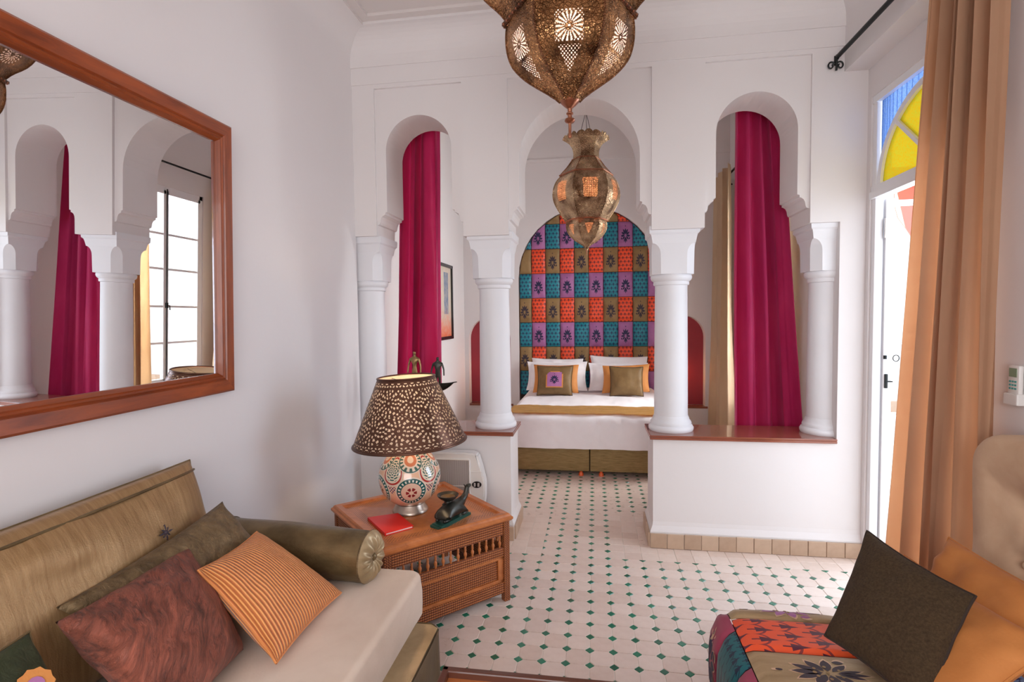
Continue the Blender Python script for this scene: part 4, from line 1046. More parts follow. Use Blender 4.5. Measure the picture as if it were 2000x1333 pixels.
for k in range(3):
    a = rot2 + k * 2 * PI / 3 + .5; tube(bm, [(L2X + .085 * math.cos(a), L2Y + .085 * math.sin(a), 2.76), (L2X, L2Y, 3.04)], .0022, 6)
tube(bm, [(L2X, L2Y, 3.03), (L2X, L2Y, 3.94)], .002, 6); obj('chain', bm, 'iron', la2, smooth=True)
bm = B(); bmesh.ops.create_uvsphere(bm, u_segments=16, v_segments=12, radius=.03); xf(bm, Matrix.Translation((L2X, L2Y, 2.40))); obj('bulb', bm, 'bulb', la2, smooth=True)
point('lantern_glow', (L2X, L2Y, 2.33), 9, (1, .55, .30), .03)

# ------------------------------------------------------------------ sofa (left)
sofa = thing('sofa', 'low sofa along the left wall with a beige suede seat and an olive satin valance', 'sofa', (-1.1, 1.0, 0))
bm = B()
def val(u, v):
    pts = [(-1.55, 1.925), (-.62, 1.935), (-.585, 1.90), (-.565, -.2)]; d = [0]
    for a, b in zip(pts, pts[1:]): d.append(d[-1] + math.dist(a, b))
    s = u * d[-1]
    for i in range(3):
        if s <= d[i + 1] + 1e-6: t = (s - d[i]) / (d[i + 1] - d[i]); x = pts[i][0] + (pts[i + 1][0] - pts[i][0]) * t; y = pts[i][1] + (pts[i + 1][1] - pts[i][1]) * t; break
    z = .275 - v * .27; f = noise.noise(Vector((s * 5, v * .7, 2))) * .016 * (.3 + v) + math.sin(s * 34 + v) * .004 * v
    out = (0, 1) if i == 0 else ((.7, .7) if i == 1 else (1, 0)); return Vector((x + out[0] * f, y + out[1] * f, z))
grid(bm, val, 160, 10); bmesh.ops.solidify(bm, geom=bm.faces[:], thickness=.008)
obj('valance', bm, 'satin_valance', sofa, smooth=True, angle=80)
bm = B(); prism(bm, [(-1.55, -.2), (-.58, -.2), (-.59, 1.90), (-.62, 1.92), (-1.55, 1.92)], .24, .278, 'z'); obj('base', bm, 'satin_valance', sofa)
bm = B()
def seatp(u, v):
    r = .055; x0, x1, y0, y1, z0, z1 = -1.55, -.69, -.25, 2.035, .265, .432
    # superellipse-like rounded slab, v from bottom edge to top edge
    ang = u * 2 * PI; hx, hy = (x1 - x0) / 2, (y1 - y0) / 2; c_, s_ = math.cos(ang), math.sin(ang)
    if v <= 1: pass
    return None
def slab(bm, x0, x1, y0, y1, z0, z1, rc, re, nx=44, ny=80, crown=.012, wr=.003):
    """rounded mattress: plan corners rc, edge rounding re, slight crown"""
    def prof(a, b):
        px, py = x0 + (x1 - x0) * a, y0 + (y1 - y0) * b
        dx = min(px - x0, x1 - px); dy = min(py - y0, y1 - py)
        if dx < rc and dy < rc: d = rc - math.hypot(rc - dx, rc - dy)
        else: d = min(dx, dy)
        return px, py, d
    def top(u, v):
        s = lambda t: .5 - .5 * math.cos(PI * t) * abs(math.cos(PI * t)) ** -.35 if abs(math.cos(PI * t)) > 1e-6 else .5
        px, py, d = prof(s(u), s(v))
        if d < 0:
            cx_ = x0 + rc if px < (x0 + x1) / 2 else x1 - rc; cy_ = y0 + rc if py < (y0 + y1) / 2 else y1 - rc
            q = Vector((px - cx_, py - cy_)).normalized() * rc; px, py = cx_ + q.x, cy_ + q.y; d = 0
        h = z1 - re + math.sqrt(max(0, re * re - max(0, re - d) ** 2))
        h += crown * min(1, d / .25) + noise.noise(Vector((px * 4, py * 4, 1))) * wr * min(1, d / .05)
        return Vector((px, py, h))
    vs = grid(bm, top, nx, ny)
    border = [vs[0][i] for i in range(nx)] + [vs[j][nx] for j in range(ny)] + [vs[ny][i] for i in range(nx, 0, -1)] + [vs[j][0] for j in range(ny, 0, -1)]
    prev = border
    for z, off in ((z1 - re - (z1 - re - z0) * .35, .006), (z0 + (z1 - z0) * .25, .006), (z0, -.004)):
        cx_, cy_ = (x0 + x1) / 2, (y0 + y1) / 2
        row = [bm.verts.new((b.co.x + math.copysign(off, b.co.x - cx_) * (1 if abs(b.co.x - cx_) > (x1 - x0) * .49 else 0), b.co.y + math.copysign(off, b.co.y - cy_) * (1 if abs(b.co.y - cy_) > (y1 - y0) * .49 else 0), z)) for b in border]
        for k in range(len(row)): bm.faces.new((prev[k], prev[(k + 1) % len(row)], row[(k + 1) % len(row)], row[k]))
        prev = row
    bm.faces.new(prev); bmesh.ops.recalc_face_normals(bm, faces=bm.faces)
    return bm
bm = B(); slab(bm, -1.55, -.685, -.25, 2.04, .275, .432, .055, .022, 60, 110, .006, .002)
obj('seat_mattress', bm, 'suede_seat', sofa, smooth=True, angle=60, label='beige suede seat mattress')
bc = pillow('back_cushion', [(-1.375, .30, .45), (-1.375, 1.80, .45), (-1.475, 1.745, .935), (-1.475, .25, .935)], .19, 'gold_silk', label='long gold silk back cushion with a small embroidered star, against the left wall', cat='cushion', piping='olive_satin', n=60, pinch=.03, wr=.006, seed=11, power=.33)
bm = B(); A_, B_, C_, D_ = [Vector(q) for q in ((-1.375, .30, .45), (-1.375, 1.80, .45), (-1.475, 1.745, .935), (-1.475, .25, .935))]
nb = (B_ - A_).cross(D_ - A_).normalized(); nb = nb if nb.x > 0 else -nb; ln = []
for k in range(41):
    a = -.99 + 1.98 * k / 40; b = .86; u_, v_ = (a * (1 - .03 * (1 - b * b)) + 1) / 2, (b * (1 - .03 * (1 - a * a)) + 1) / 2
    ln.append(A_.lerp(B_, u_).lerp(D_.lerp(C_, u_), v_) + nb * (max(0, (1 - a * a) * (1 - b * b)) ** .33 * .095))
tube(bm, ln, .0045, 6); obj('piping', bm, 'olive_satin', bc, smooth=True)
bm = B()
stx = Vector((-1.352, 1.487, .775)); nv = Vector((.98, 0, .2)).normalized(); tu = Vector((0, 1, 0)); tv = nv.cross(tu)
for k in range(8):
    a = k * PI / 4; L_ = .030 if k % 2 == 0 else .020; d = tu * math.cos(a) + tv * math.sin(a); e = tu * -math.sin(a) + tv * math.cos(a)
    q = [stx + d * .004 , stx + d * L_ * .5 + e * .0035, stx + d * L_, stx + d * L_ * .5 - e * .0035]
    bm.faces.new([bm.verts.new(p + nv * .002) for p in q])
    bmesh.ops.create_icosphere(bm, subdivisions=1, radius=.0028, matrix=Matrix.Translation(stx + d * (L_ * .75)))
bmesh.ops.create_icosphere(bm, subdivisions=2, radius=.008, matrix=Matrix.Translation(stx)); obj('embroidered_star', bm, 'ink_brown', bc, label='beaded star in dark thread'); 
pillow('cushion', [(-1.20, 1.23, .46), (-1.17, 1.86, .46), (-1.33, 1.722, .795), (-1.335, 1.118, .735)], .13, 'olive_brocade', label='olive brocade cushion behind the maroon and the orange one', cat='cushion', n=30, seed=21, wr=.006)
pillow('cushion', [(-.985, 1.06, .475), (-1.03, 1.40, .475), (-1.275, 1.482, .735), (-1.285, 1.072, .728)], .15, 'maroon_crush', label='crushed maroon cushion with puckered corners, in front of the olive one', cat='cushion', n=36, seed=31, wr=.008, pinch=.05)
pillow('cushion', [(-.905, 1.367, .465), (-.915, 1.785, .452), (-1.19, 1.708, .695), (-1.17, 1.40, .705)], .13, 'orange_corduroy', label='orange ribbed corduroy cushion lying on the beige seat', cat='cushion', piping='orange_corduroy', n=40, seed=41, wr=.0025, pinch=.06)
g = pillow('cushion', [(-1.10, .62, .47), (-1.16, 1.03, .47), (-1.275, 1.005, .745), (-1.25, .60, .76)], .13, 'green_brocade', label='dark green brocade cushion with an orange and violet patch, at the bottom left corner', cat='cushion', piping='olive_satin', n=24, seed=51)
bm = B(); gc = Vector((-1.180, .930, .676)); gn = Vector((.80, -.15, .58)).normalized(); gu = Vector((0.1, 1, 0)).normalized(); gv = gn.cross(gu)
def disc(bm, c, u, v, n_, r, off, k=16, wob=0):
    bm.faces.new([bm.verts.new(c + n_ * off + (u * math.cos(2 * PI * i / k) + v * math.sin(2 * PI * i / k)) * r * (1 + wob * (i % 2))) for i in range(k)])
disc(bm, gc, gu, gv, gn, .033, .014, 20, .12); obj('applique_patch', bm, 'orange_sateen', g, label='orange fringed applique patch')
bm = B(); disc(bm, gc, gu, gv, gn, .017, .016, 12); obj('applique_centre', bm, 'purple_patch', g)
# bolster
bo = thing('bolster', 'olive satin bolster with a pleated, buttoned end, at the far end of the sofa', 'cushion', (-1.18, 1.95, .525))
ax0, ax1 = Vector((-1.50, 1.975, .532)), Vector((-.865, 1.925, .527)); axd = (ax1 - ax0).normalized(); au = axd.cross(Vector((0, 0, 1))).normalized(); av = au.cross(axd); BR = .096
bm = B()
def bol(u, v):
    a = 2 * PI * u; r = BR * (1 - .0 * v) * (.985 + .03 * math.sin(PI * v)) + noise.noise(Vector((math.cos(a) * 2, math.sin(a) * 2, v * 4))) * .005 + (math.sin(a * 40) * .0012 * (1 if v > .93 else 0))
    return ax0.lerp(ax1, v) + (au * math.cos(a) + av * math.sin(a)) * r
grid(bm, bol, 96, 24, closed=True); obj('cover', bm, 'olive_satin', bo, smooth=True, angle=80)
bm = B(); tube(bm, [ax1 + (au * math.cos(2 * PI * k / 40) + av * math.sin(2 * PI * k / 40)) * (BR * .99) for k in range(41)], .0045, 8, False); obj('piping', bm, 'olive_brocade', bo, smooth=True)
bm = B(); tube(bm, [ax0 + (au * math.cos(2 * PI * k / 40) + av * math.sin(2 * PI * k / 40)) * (BR * .99) for k in range(41)], .0045, 8, False); obj('piping', bm, 'olive_brocade', bo, smooth=True)
bm = B()
def capf(u, v):
    a = 2 * PI * u; r = BR * (1 - v) + .002; h = .026 * math.sin(PI * (1 - v)) ** .8 + math.cos(a * 13 + math.sin(a * 3) * 1.5) * .0055 * math.sin(PI * min(1, v * 1.15)) 
    return ax1 + axd * (h + .004) + (au * math.cos(a) + av * math.sin(a)) * r
grid(bm, capf, 130, 14, closed=True); bmesh.ops.recalc_face_normals(bm, faces=bm.faces); obj('pleated_end', bm, 'satin_valance', bo, smooth=True, angle=80)
bm = B(); bmesh.ops.create_uvsphere(bm, u_segments=16, v_segments=10, radius=.016); xf(bm, Matrix.Translation(ax1 + axd * .012)); obj('button', bm, 'olive_satin', bo, smooth=True)

# ------------------------------------------------------------------ carved lattice side table
TX, TY, TH = -.906, 2.64, .452
tab = thing('side_table', 'square carved wooden side table with spindle lattice sides, set cornerwise between sofa and arcade', 'side table', (TX, TY, 0))
RT = Matrix.Translation((TX, TY, 0)) @ Matrix.Rotation(PI / 4, 4, 'Z')
def tb(fn, name, m, smooth=False, k=0, label=None):
    bm = B(); fn(bm); xf(bm, RT @ Matrix.Rotation(k * PI / 2, 4, 'Z')); return obj(name, bm, m, tab, smooth=smooth, label=label)
h, ps = .330, .028
for k in range(4):
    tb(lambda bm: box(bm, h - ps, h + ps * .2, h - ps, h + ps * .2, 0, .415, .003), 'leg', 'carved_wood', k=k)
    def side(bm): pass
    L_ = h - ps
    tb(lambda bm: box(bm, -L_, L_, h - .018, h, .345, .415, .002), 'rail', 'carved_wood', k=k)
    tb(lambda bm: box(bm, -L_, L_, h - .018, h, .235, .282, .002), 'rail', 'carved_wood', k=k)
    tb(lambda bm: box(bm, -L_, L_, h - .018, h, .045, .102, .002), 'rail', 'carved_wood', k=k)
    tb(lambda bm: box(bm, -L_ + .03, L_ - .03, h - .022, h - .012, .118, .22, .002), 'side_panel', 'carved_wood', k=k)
    def fr(bm):
        for q in ((-L_, L_, .10, .118), (-L_, L_, .22, .237), (-L_, -L_ + .032, .10, .237), (L_ - .032, L_, .10, .237)): box(bm, q[0], q[1], h - .020, h - .005, q[2], q[3], .003)
    tb(fr, 'panel_frame', 'table_wood', k=k)
spb = B(); lathe(spb, [(.005, 0), (.006, .004), (.004, .008), (.0075, .016), (.009, .026), (.0055, .034), (.0045, .040), (.0075, .044), (.005, .048), (.006, .058), (.005, .066)], 0, 0, 10)
spm = bpy.data.meshes.new('spindle'); spb.to_mesh(spm); spb.free(); spm.materials.append(MATS['table_wood']); spm.polygons.foreach_set('use_smooth', [True] * len(spm.polygons))
for k in range(4):
    for i in range(15):
        p = RT @ Matrix.Rotation(k * PI / 2, 4, 'Z') @ Vector((-L_ + .02 + i * (2 * L_ - .04) / 14, h - .009, .280)); link_child(spm, 'spindle', tab, p)
def rimf(bm):
    a = .349
    for prof in ([(a - .05, .440), (a - .046, TH), (a - .018, TH + .001), (a - .012, TH - .004), (a - .008, .440), (a, .434), (a, .424), (a - .008, .415), (a - .05, .415)],):
        rings = [[bm.verts.new(p) for p in ((-r, -r, z), (r, -r, z), (r, r, z), (-r, r, z))] for r, z in prof]
        rings.append(rings[0])
        for p, q in zip(rings, rings[1:]):
            for i in range(4): bm.faces.new((p[i], p[(i + 1) % 4], q[(i + 1) % 4], q[i]))
    bmesh.ops.recalc_face_normals(bm, faces=bm.faces)
tb(rimf, 'top_rim', 'table_wood')
tb(lambda bm: box(bm, -.302, .302, -.302, .302, .418, .4405), 'top_panel', 'table_top_wood')

# ------------------------------------------------------------------ table lamp
PX, PY, PZ = -.957, 2.645, .4405
lamp = thing('table_lamp', 'table lamp with a painted ceramic globe base and a pierced metal shade', 'lamp', (PX, PY, PZ))
bm = B(); lathe(bm, [(.088, PZ), (.092, PZ + .004), (.092, PZ + .010), (.088, PZ + .016), (.084, PZ + .022), (.078, PZ + .032), (.072, PZ + .044)], PX, PY, 40); obj('foot_ring', bm, 'silver_metal', lamp, smooth=True)
gz = PZ + .185
bm = B(); R_ = .160
lathe(bm, [(R_ * math.cos(a), gz + R_ * .97 * math.sin(a)) for a in [math.radians(-68 + 136 * k / 30) for k in range(31)]], PX, PY, 56)
o = obj('ceramic_globe', bm, 'painted_ceramic', lamp, smooth=True, loc=(PX, PY, gz), angle=80)
bm = B(); lathe(bm, [(.058, gz + .142), (.046, gz + .152), (.030, gz + .158), (.012, gz + .165), (.010, gz + .27), (.02, gz + .28), (.02, gz + .33)], PX, PY, 24); obj('neck', bm, 'silver_metal', lamp, smooth=True)
sh0, sh1, r0, r1 = .806, 1.142, .290, .146
tilt = Matrix.Translation((PX, PY, .97)) @ Matrix.Rotation(math.radians(-2.6), 4, 'Y') @ Matrix.Translation((-PX, -PY, -.97))
def shp(u, v): a = 2 * PI * u; r = r0 + (r1 - r0) * v; return tilt @ Vector((PX + r * math.cos(a), PY + r * math.sin(a), sh0 + (sh1 - sh0) * v))
def shade_hole(u, v):
    if v < .035 or v > .955: return False
    if v < .115: a = fract_((u * 40)) - .5; q = math.hypot(a, (v - .055) * 14); return (.30 < q < .62 and math.cos(math.atan2((v - .055) * 14, a) * 6) > .25)
    if v > .875: a = fract_((u * 30)) - .5; q = math.hypot(a, (v - .945) * 13); return (.30 < q < .66 and math.cos(math.atan2((v - .945) * 13, a) * 6) > .25)
    X_ = u * 11; Y_ = (v - .12) / .75 * 2.0; row = int(Y_); fx = fract_(X_ + .5 * (row % 2)) - .5; fy = fract_(Y_) - .5
    q = math.hypot(fx, fy); a = math.atan2(fy, fx)
    if q < .10: return q < .045 and abs(fx) > .012
    if .17 < q < .25: return math.cos(a * 9) > .35
    if .29 < q < .38: return math.cos(a * 12 + 1.3 + math.sin(a * 3)) > .38
    if .42 < q < .50: return math.cos(a * 15 + .5 + math.sin(a * 4) * 1.2) > .35
    if q > .55: return math.sin(X_ * 30) * math.sin(Y_ * 30) > .42
    return False
def fract_(t): return t - math.floor(t)
bm = B(); nu_, nv_ = 560, 150
grid(bm, shp, nu_, nv_, closed=True); bm.faces.ensure_lookup_table()
dead = [bm.faces[j * nu_ + i] for j in range(nv_) for i in range(nu_) if shade_hole((i + .5) / nu_, (j + .5) / nv_)]
bmesh.ops.delete(bm, geom=dead, context='FACES')
obj('lamp_shade', bm, 'shade_metal', lamp, smooth=True, angle=60, label='dark pierced metal shade')
bm = B(); grid(bm, lambda u, v: tilt @ (Vector((PX + (r0 - .005 + (r1 - r0) * v) * math.cos(2 * PI * u), PY + (r0 - .005 + (r1 - r0) * v) * math.sin(2 * PI * u), sh0 + .004 + (sh1 - sh0 - .006) * v))), 64, 4, closed=True); obj('shade_lining', bm, 'shade_liner', lamp, smooth=True)
for r, z in ((r0, sh0), (r1, sh1)):
    bm = B(); tube(bm, [tilt @ Vector((PX + r * math.cos(2 * PI * k / 64), PY + r * math.sin(2 * PI * k / 64), z)) for k in range(65)], .0055, 8, False); obj('shade_rim', bm, 'shade_metal', lamp, smooth=True)
bm = B()
for k in range(3): a = k * 2 * PI / 3 + .4; tube(bm, [tilt @ Vector((PX, PY, sh1 - .03)), tilt @ Vector((PX + (r1 - .006) * math.cos(a), PY + (r1 - .006) * math.sin(a), sh1 - .012))], .002, 5)
tube(bm, [(PX, PY, .93), (PX, PY, sh1 - .03)], .003, 6); obj('shade_spider', bm, 'silver_metal', lamp)
bm = B(); lathe(bm, [(.013, .95), (.016, .965), (.028, 1.0), (.030, 1.025), (.022, 1.048), (.0, 1.056)], PX, PY, 18); obj('bulb', bm, 'bulb', lamp, smooth=True)
point('table_lamp_light', (PX, PY, 1.0), 15, (1, .72, .45), .035)

# ------------------------------------------------------------------ book, figurine
bk = thing('book', 'bright red hardback book lying on the carved table', 'book', (-.99, 2.44, PZ))
bp = [(-1.125, 2.490), (-.995, 2.565), (-.862, 2.418), (-.962, 2.312)]
def shrink(p, f): c_ = Vector((sum(q[0] for q in p) / 4, sum(q[1] for q in p) / 4)); return [tuple(c_ + (Vector(q) - c_) * f) for q in p]
bm = B(); prism(bm, bp, PZ + .0105, PZ + .013 + .001, 'z'); prism(bm, bp, PZ + .0005, PZ + .0030, 'z')
a, b = Vector(bp[0]), Vector(bp[3]); n_ = (b - a).normalized(); n2 = Vector((-n_.y, n_.x)) * .006
prism(bm, [tuple(a), tuple(b), tuple(b + n2 * 1), tuple(a + n2 * 1)], PZ + .001, PZ + .0135, 'z'); obj('cover', bm, 'red_leather', bk)
bm = B(); prism(bm, shrink(bp, .955), PZ + .003, PZ + .0106, 'z'); obj('pages', bm, 'paper', bk)
fg = thing('animal_figurine', 'dark bronze resting camel figurine carrying a bowl on a green plinth', 'figurine', (-.708, 2.537, PZ))
bm = B(); q = [(-.785, 2.438), (-.722, 2.405), (-.628, 2.626), (-.692, 2.660)]; prism(bm, q, PZ + .0005, PZ + .012, 'z'); prism(bm, shrink(q, .90), PZ + .012, PZ + .016, 'z'); obj('plinth', bm, 'patina_green', fg, label='green patinated plinth')
z0 = PZ + .016
vs = [(-.735, 2.475, z0 + .042), (-.712, 2.520, z0 + .050), (-.690, 2.570, z0 + .048), (-.672, 2.602, z0 + .060), (-.655, 2.622, z0 + .085), (-.650, 2.628, z0 + .106), (-.650, 2.632, z0 + .124), (-.640, 2.640, z0 + .132), (-.628, 2.646, z0 + .133),
      (-.708, 2.450, z0 + .034), (-.700, 2.494, z0 + .010), (-.722, 2.448, z0 + .007), (-.758, 2.468, z0 + .026), (-.752, 2.500, z0 + .012), (-.762, 2.462, z0 + .007),
      (-.655, 2.582, z0 + .026), (-.642, 2.608, z0 + .010), (-.660, 2.565, z0 + .007), (-.700, 2.602, z0 + .024), (-.690, 2.622, z0 + .008), (-.702, 2.590, z0 + .006)]
ed = [(0, 1), (1, 2), (2, 3), (3, 4), (4, 5), (5, 6), (6, 7), (7, 8), (0, 9), (9, 10), (10, 11), (0, 12), (12, 13), (13, 14), (2, 15), (15, 16), (16, 17), (2, 18), (18, 19), (19, 20)]
rd = [.036, .038, .032, .022, .016, .013, .014, .011, .007, .018, .013, .009, .018, .013, .009, .014, .010, .008, .014, .010, .008]
skinned('body', vs, ed, rd, 'bronze', fg, 1)
bm = B(); bx, by, bz = -.722, 2.535, z0 + .105
lathe(bm, [(.014, bz - .042), (.02, bz - .03), (.018, bz - .022), (.040, bz - .008), (.052, bz + .004), (.054, bz + .010), (.050, bz + .010), (.038, bz - .002), (.001, bz - .008)], bx, by, 30); lathe(bm, [(.026, z0 + .060), (.030, z0 + .066), (.016, z0 + .076)], bx, by, 20); obj('bowl', bm, 'bronze', fg, smooth=True, angle=50)
bm = B(); lathe(bm, [(.001, bz - .0065), (.036, bz + .000)], bx, by, 24, cap=False); obj('bowl_lining', bm, 'bronze_gold', fg, smooth=True)
bm = B()
for s in (-1, 1): tube(bm, [(-.650 + s * .006, 2.628, z0 + .130), (-.655 + s * .008, 2.622, z0 + .141)], [.005, .002], 6)
tube(bm, [(-.748, 2.462, z0 + .055), (-.758, 2.448, z0 + .045), (-.755, 2.445, z0 + .030)], .0025, 6); obj('ears_and_tail', bm, 'bronze', fg, smooth=True)

# ------------------------------------------------------------------ bronze boat sculpture on the left sill
sc = thing('boat_sculpture', 'dark metal sculpture of two figures standing in a boat, behind the lamp', 'sculpture', (-1.15, 3.52, LOWZ + .027))
zb = .945
def hull(u, v):
    x = -1.36 + u * .42; e = (2 * u - 1); w_ = .038 * (1 - abs(e) ** 2.4); d = .062 * (1 - abs(e) ** 3); a = PI * (v - .5) * 1.0
    return Vector((x, 3.52 + w_ * math.sin(a), zb + .048 + abs(e) ** 3 * .016 - d * math.cos(a)))
bm = B(); grid(bm, hull, 30, 12); bmesh.ops.solidify(bm, geom=bm.faces[:], thickness=.003); tube(bm, [(-.955, 3.52, zb + .058), (-.925, 3.52, zb + .064)], [.005, .003], 6); obj('boat_hull', bm, 'bronze', sc, smooth=True)
bm = B(); lathe(bm, [(.055, LOWZ + .027), (.055, LOWZ + .037), (.008, LOWZ + .045), (.006, .895)], -1.15, 3.52, 20); obj('stand', bm, 'bronze', sc, smooth=True)
def figure(x, zt, m, nm='figure'):
    z = zb; H = zt - z; y = 3.52
    v = [(x, y, z + H * .50), (x, y, z + H * .62), (x, y, z + H * .76), (x, y, z + H * .86), (x, y, z + H * .93), (x, y - .002, z + H * .97),
         (x - .012, y, z + H * .42), (x - .012, y, z + H * .22), (x - .012, y, z + .004), (x + .012, y, z + H * .42), (x + .012, y, z + H * .22), (x + .012, y, z + .004),
         (x - .030, y, z + H * .78), (x - .042, y - .004, z + H * .62), (x - .046, y - .014, z + H * .44), (x + .030, y, z + H * .78), (x + .043, y - .004, z + H * .62), (x + .047, y - .014, z + H * .44)]
    e = [(0, 1), (1, 2), (2, 3), (3, 4), (4, 5), (0, 6), (6, 7), (7, 8), (0, 9), (9, 10), (10, 11), (2, 12), (12, 13), (13, 14), (2, 15), (15, 16), (16, 17)]
    r = [.017, .014, .022, .006, .012, .010, .011, .008, .006, .011, .008, .006, .009, .006, .005, .009, .006, .005]
    return skinned(nm, v, e, r, m, sc, 1)
figure(-1.222, 1.225, 'bronze_gold'); figure(-1.058, 1.185, 'bronze')

# ------------------------------------------------------------------ electric heater
ht = thing('electric_heater', 'off-white electric convector heater against the low wall behind the side table', 'heater', (-.98, 3.29, 0))
bm = B(); prism(bm, [(-1.27, .12), (-.735, .12), (-.715, .15), (-.690, .30), (-.688, .40), (-.712, .50), (-.735, .575), (-.76, .590), (-1.25, .590), (-1.27, .575)], 3.26, 3.345); bmesh.ops.bevel(bm, geom=bm.edges[:], offset=.008, segments=2, affect='EDGES'); obj('casing', bm, 'white_plastic', ht, smooth=True, angle=40)
bm = B(); box(bm, -1.23, -.79, 3.252, 3.262, .18, .545, .003); obj('grille', bm, 'heater_grille', ht, label='dark pleated heating grille')
bm = B(); box(bm, -1.235, -.785, 3.249, 3.253, .378, .383); box(bm, -.787, -.780, 3.248, 3.262, .17, .55, .002); box(bm, -1.24, -.785, 3.248, 3.262, .545, .552, .002); box(bm, -.775, -.705, 3.257, 3.262, .47, .474); obj('grille_trim', bm, 'white_plastic', ht)
bm = B(); prism(bm, [(-.738 + .030 * math.cos(a) * 1.0, .392 + .020 * math.sin(a)) for a in [2 * PI * k / 20 for k in range(20)]], 3.25, 3.262); obj('switch_panel', bm, 'black_plastic', ht)
bm = B(); box(bm, -.756, -.744, 3.245, 3.251, .380, .404, .002); box(bm, -.733, -.720, 3.245, 3.251, .380, .404, .002); obj('switch', bm, 'grey_plastic', ht)
bm = B(); box(bm, -1.20, -1.15, 3.22, 3.36, 0, .125, .006); box(bm, -.83, -.78, 3.22, 3.36, 0, .125, .006); obj('foot', bm, 'grey_plastic', ht)

# ------------------------------------------------------------------ settee (right) with tufted back and patchwork seat
st = thing('settee', 'settee at the right wall with a buttoned beige velvet back and a patchwork seat', 'settee', (.9, 1.1, 0))
bm = B(); slab(bm, .425, 1.30, .25, 1.925, .06, .395, .06, .07, 30, 60, 0, 0); obj('seat_core', bm, 'seam', st, smooth=True)
bm = B()
for x in (.50, 1.22):
    for y in (.35, 1.85): lathe(bm, [(.018, 0), (.024, .06)], x, y, 12)
obj('foot', bm, 'dark_wood', st)
def surf(s, y, d=0):
    """seat skin: s runs up the front side, round the edge and over the top; y along the settee"""
    r = .075; z0_, zt, x0_ = .08, .418, .412
    side = zt - r - z0_
    if s < side: p = Vector((x0_ - .012 * math.sin(PI * s / side * .8), 0, z0_ + s)); n_ = Vector((-1, 0, 0))
    elif s < side + r * PI / 2:
        a = (s - side) / r; p = Vector((x0_ + r * (1 - math.cos(a)), 0, zt - r + r * math.sin(a))); n_ = Vector((-math.cos(a), 0, math.sin(a)))
    else: p = Vector((x0_ + r + s - side - r * PI / 2, 0, zt)); n_ = Vector((0, 0, 1))
    yf = 1.955; q = yf - y; rr = .075
    if q < rr:                                                      # far edge rounds over too
        b = q / rr; drop = rr * (1 - math.sqrt(max(0, 1 - (1 - b) ** 2)));
        if s >= side + r * PI / 2 * .5: p.z -= drop
        else: p.x += drop * .7
        n_ = (n_ + Vector((0, 1 - b, 0))).normalized()
    p.y = y; return p + n_ * d
def patch(s0, s1, y0_, y1_, m, lab, mot=None):
    bm = B()
    def f(u, v):
        a, b = u * 2 - 1, v * 2 - 1; h_ = (max(0, (1 - a ** 6) * (1 - b ** 6))) ** .5 * .012
        return surf(s0 + .0015 + u * (s1 - s0 - .003), y0_ + .0015 + v * (y1_ - y0_ - .003), h_ + .001)
    grid(bm, f, 16, 14); bmesh.ops.recalc_face_normals(bm, faces=bm.faces)
    tot = sum((f.normal.z - f.normal.x for f in bm.faces))
    if tot < 0: bmesh.ops.reverse_faces(bm, faces=bm.faces)
    p = obj('patch', bm, m, st, smooth=True, angle=80, label=lab)
    if mot:
        cs, cy_ = mot[0], mot[1]
        bm = B()
        motif(bm, lambda u, v: surf(cs - v * .125, cy_ + u * .080, .0135)); obj('motif_outline', bm, 'motif_cream', p)
        bm = B(); motif(bm, lambda u, v: surf(cs - v * .115, cy_ + u * .070, .0142)); obj('motif', bm, mot[2], p)
        bm = B(); 
        for (a, b, r_) in ((0, .25, .06), (.22, .22, .05), (-.22, .22, .05), (.35, -.05, .05), (-.35, -.05, .05), (0, -.05, .06), (.2, -.35, .04), (-.2, -.35, .04)):
            c0 = surf(cs - b * .115, cy_ + a * .075, .0148)
            bm.faces.new([bm.verts.new(c0 + Vector((math.cos(2 * PI * k / 8) * r_ * .1, math.sin(2 * PI * k / 8) * r_ * .1, 0))) for k in range(8)])
        if cs > .36: obj('motif_petals', bm, 'gold_patch', p)
        else: bm.free()
    return p
G_, Rr, Tt, Pp, Bb = 'gold_patch_seat', 'red_print_seat', 'teal_print_seat', 'magenta_patch', 'blue_print_seat'
gl, rl, tl, ml, bl = 'gold patch of the seat', 'orange-red printed patch of the seat', 'dark teal printed patch of the seat', 'magenta patch of the seat', 'blue printed patch of the seat'
s_a, s_b, s_c, s_d, s_e = .0, .285, .345, .72, 1.16
ys = [1.953, 1.862, 1.685, 1.485, 1.285, 1.085, .885, .685, .485, .285]
for k, (y1_, y0_) in enumerate(zip(ys, ys[1:])):
    gold = k % 2 == 0
    patch(s_c, s_d, y0_, y1_, G_ if gold else Rr, gl if gold else rl, (.535, (y0_ + y1_) / 2 if k else 1.925, 'purple_patch' if k == 0 else 'ink_brown') if gold else None)
    patch(s_d, s_e, y0_, y1_, Bb if gold else Pp, bl if gold else ml)
ys2 = [1.953, 1.80, 1.615, 1.43, 1.24, 1.05, .86, .67, .48, .285]
for k, (y1_, y0_) in enumerate(zip(ys2, ys2[1:])):
    mag = k % 2 == 0
    patch(s_a, s_c, y0_, y1_, Pp if mag else Tt, ml if mag else tl, (.17, (y0_ + y1_) / 2 - .01, 'ink') if mag else None)
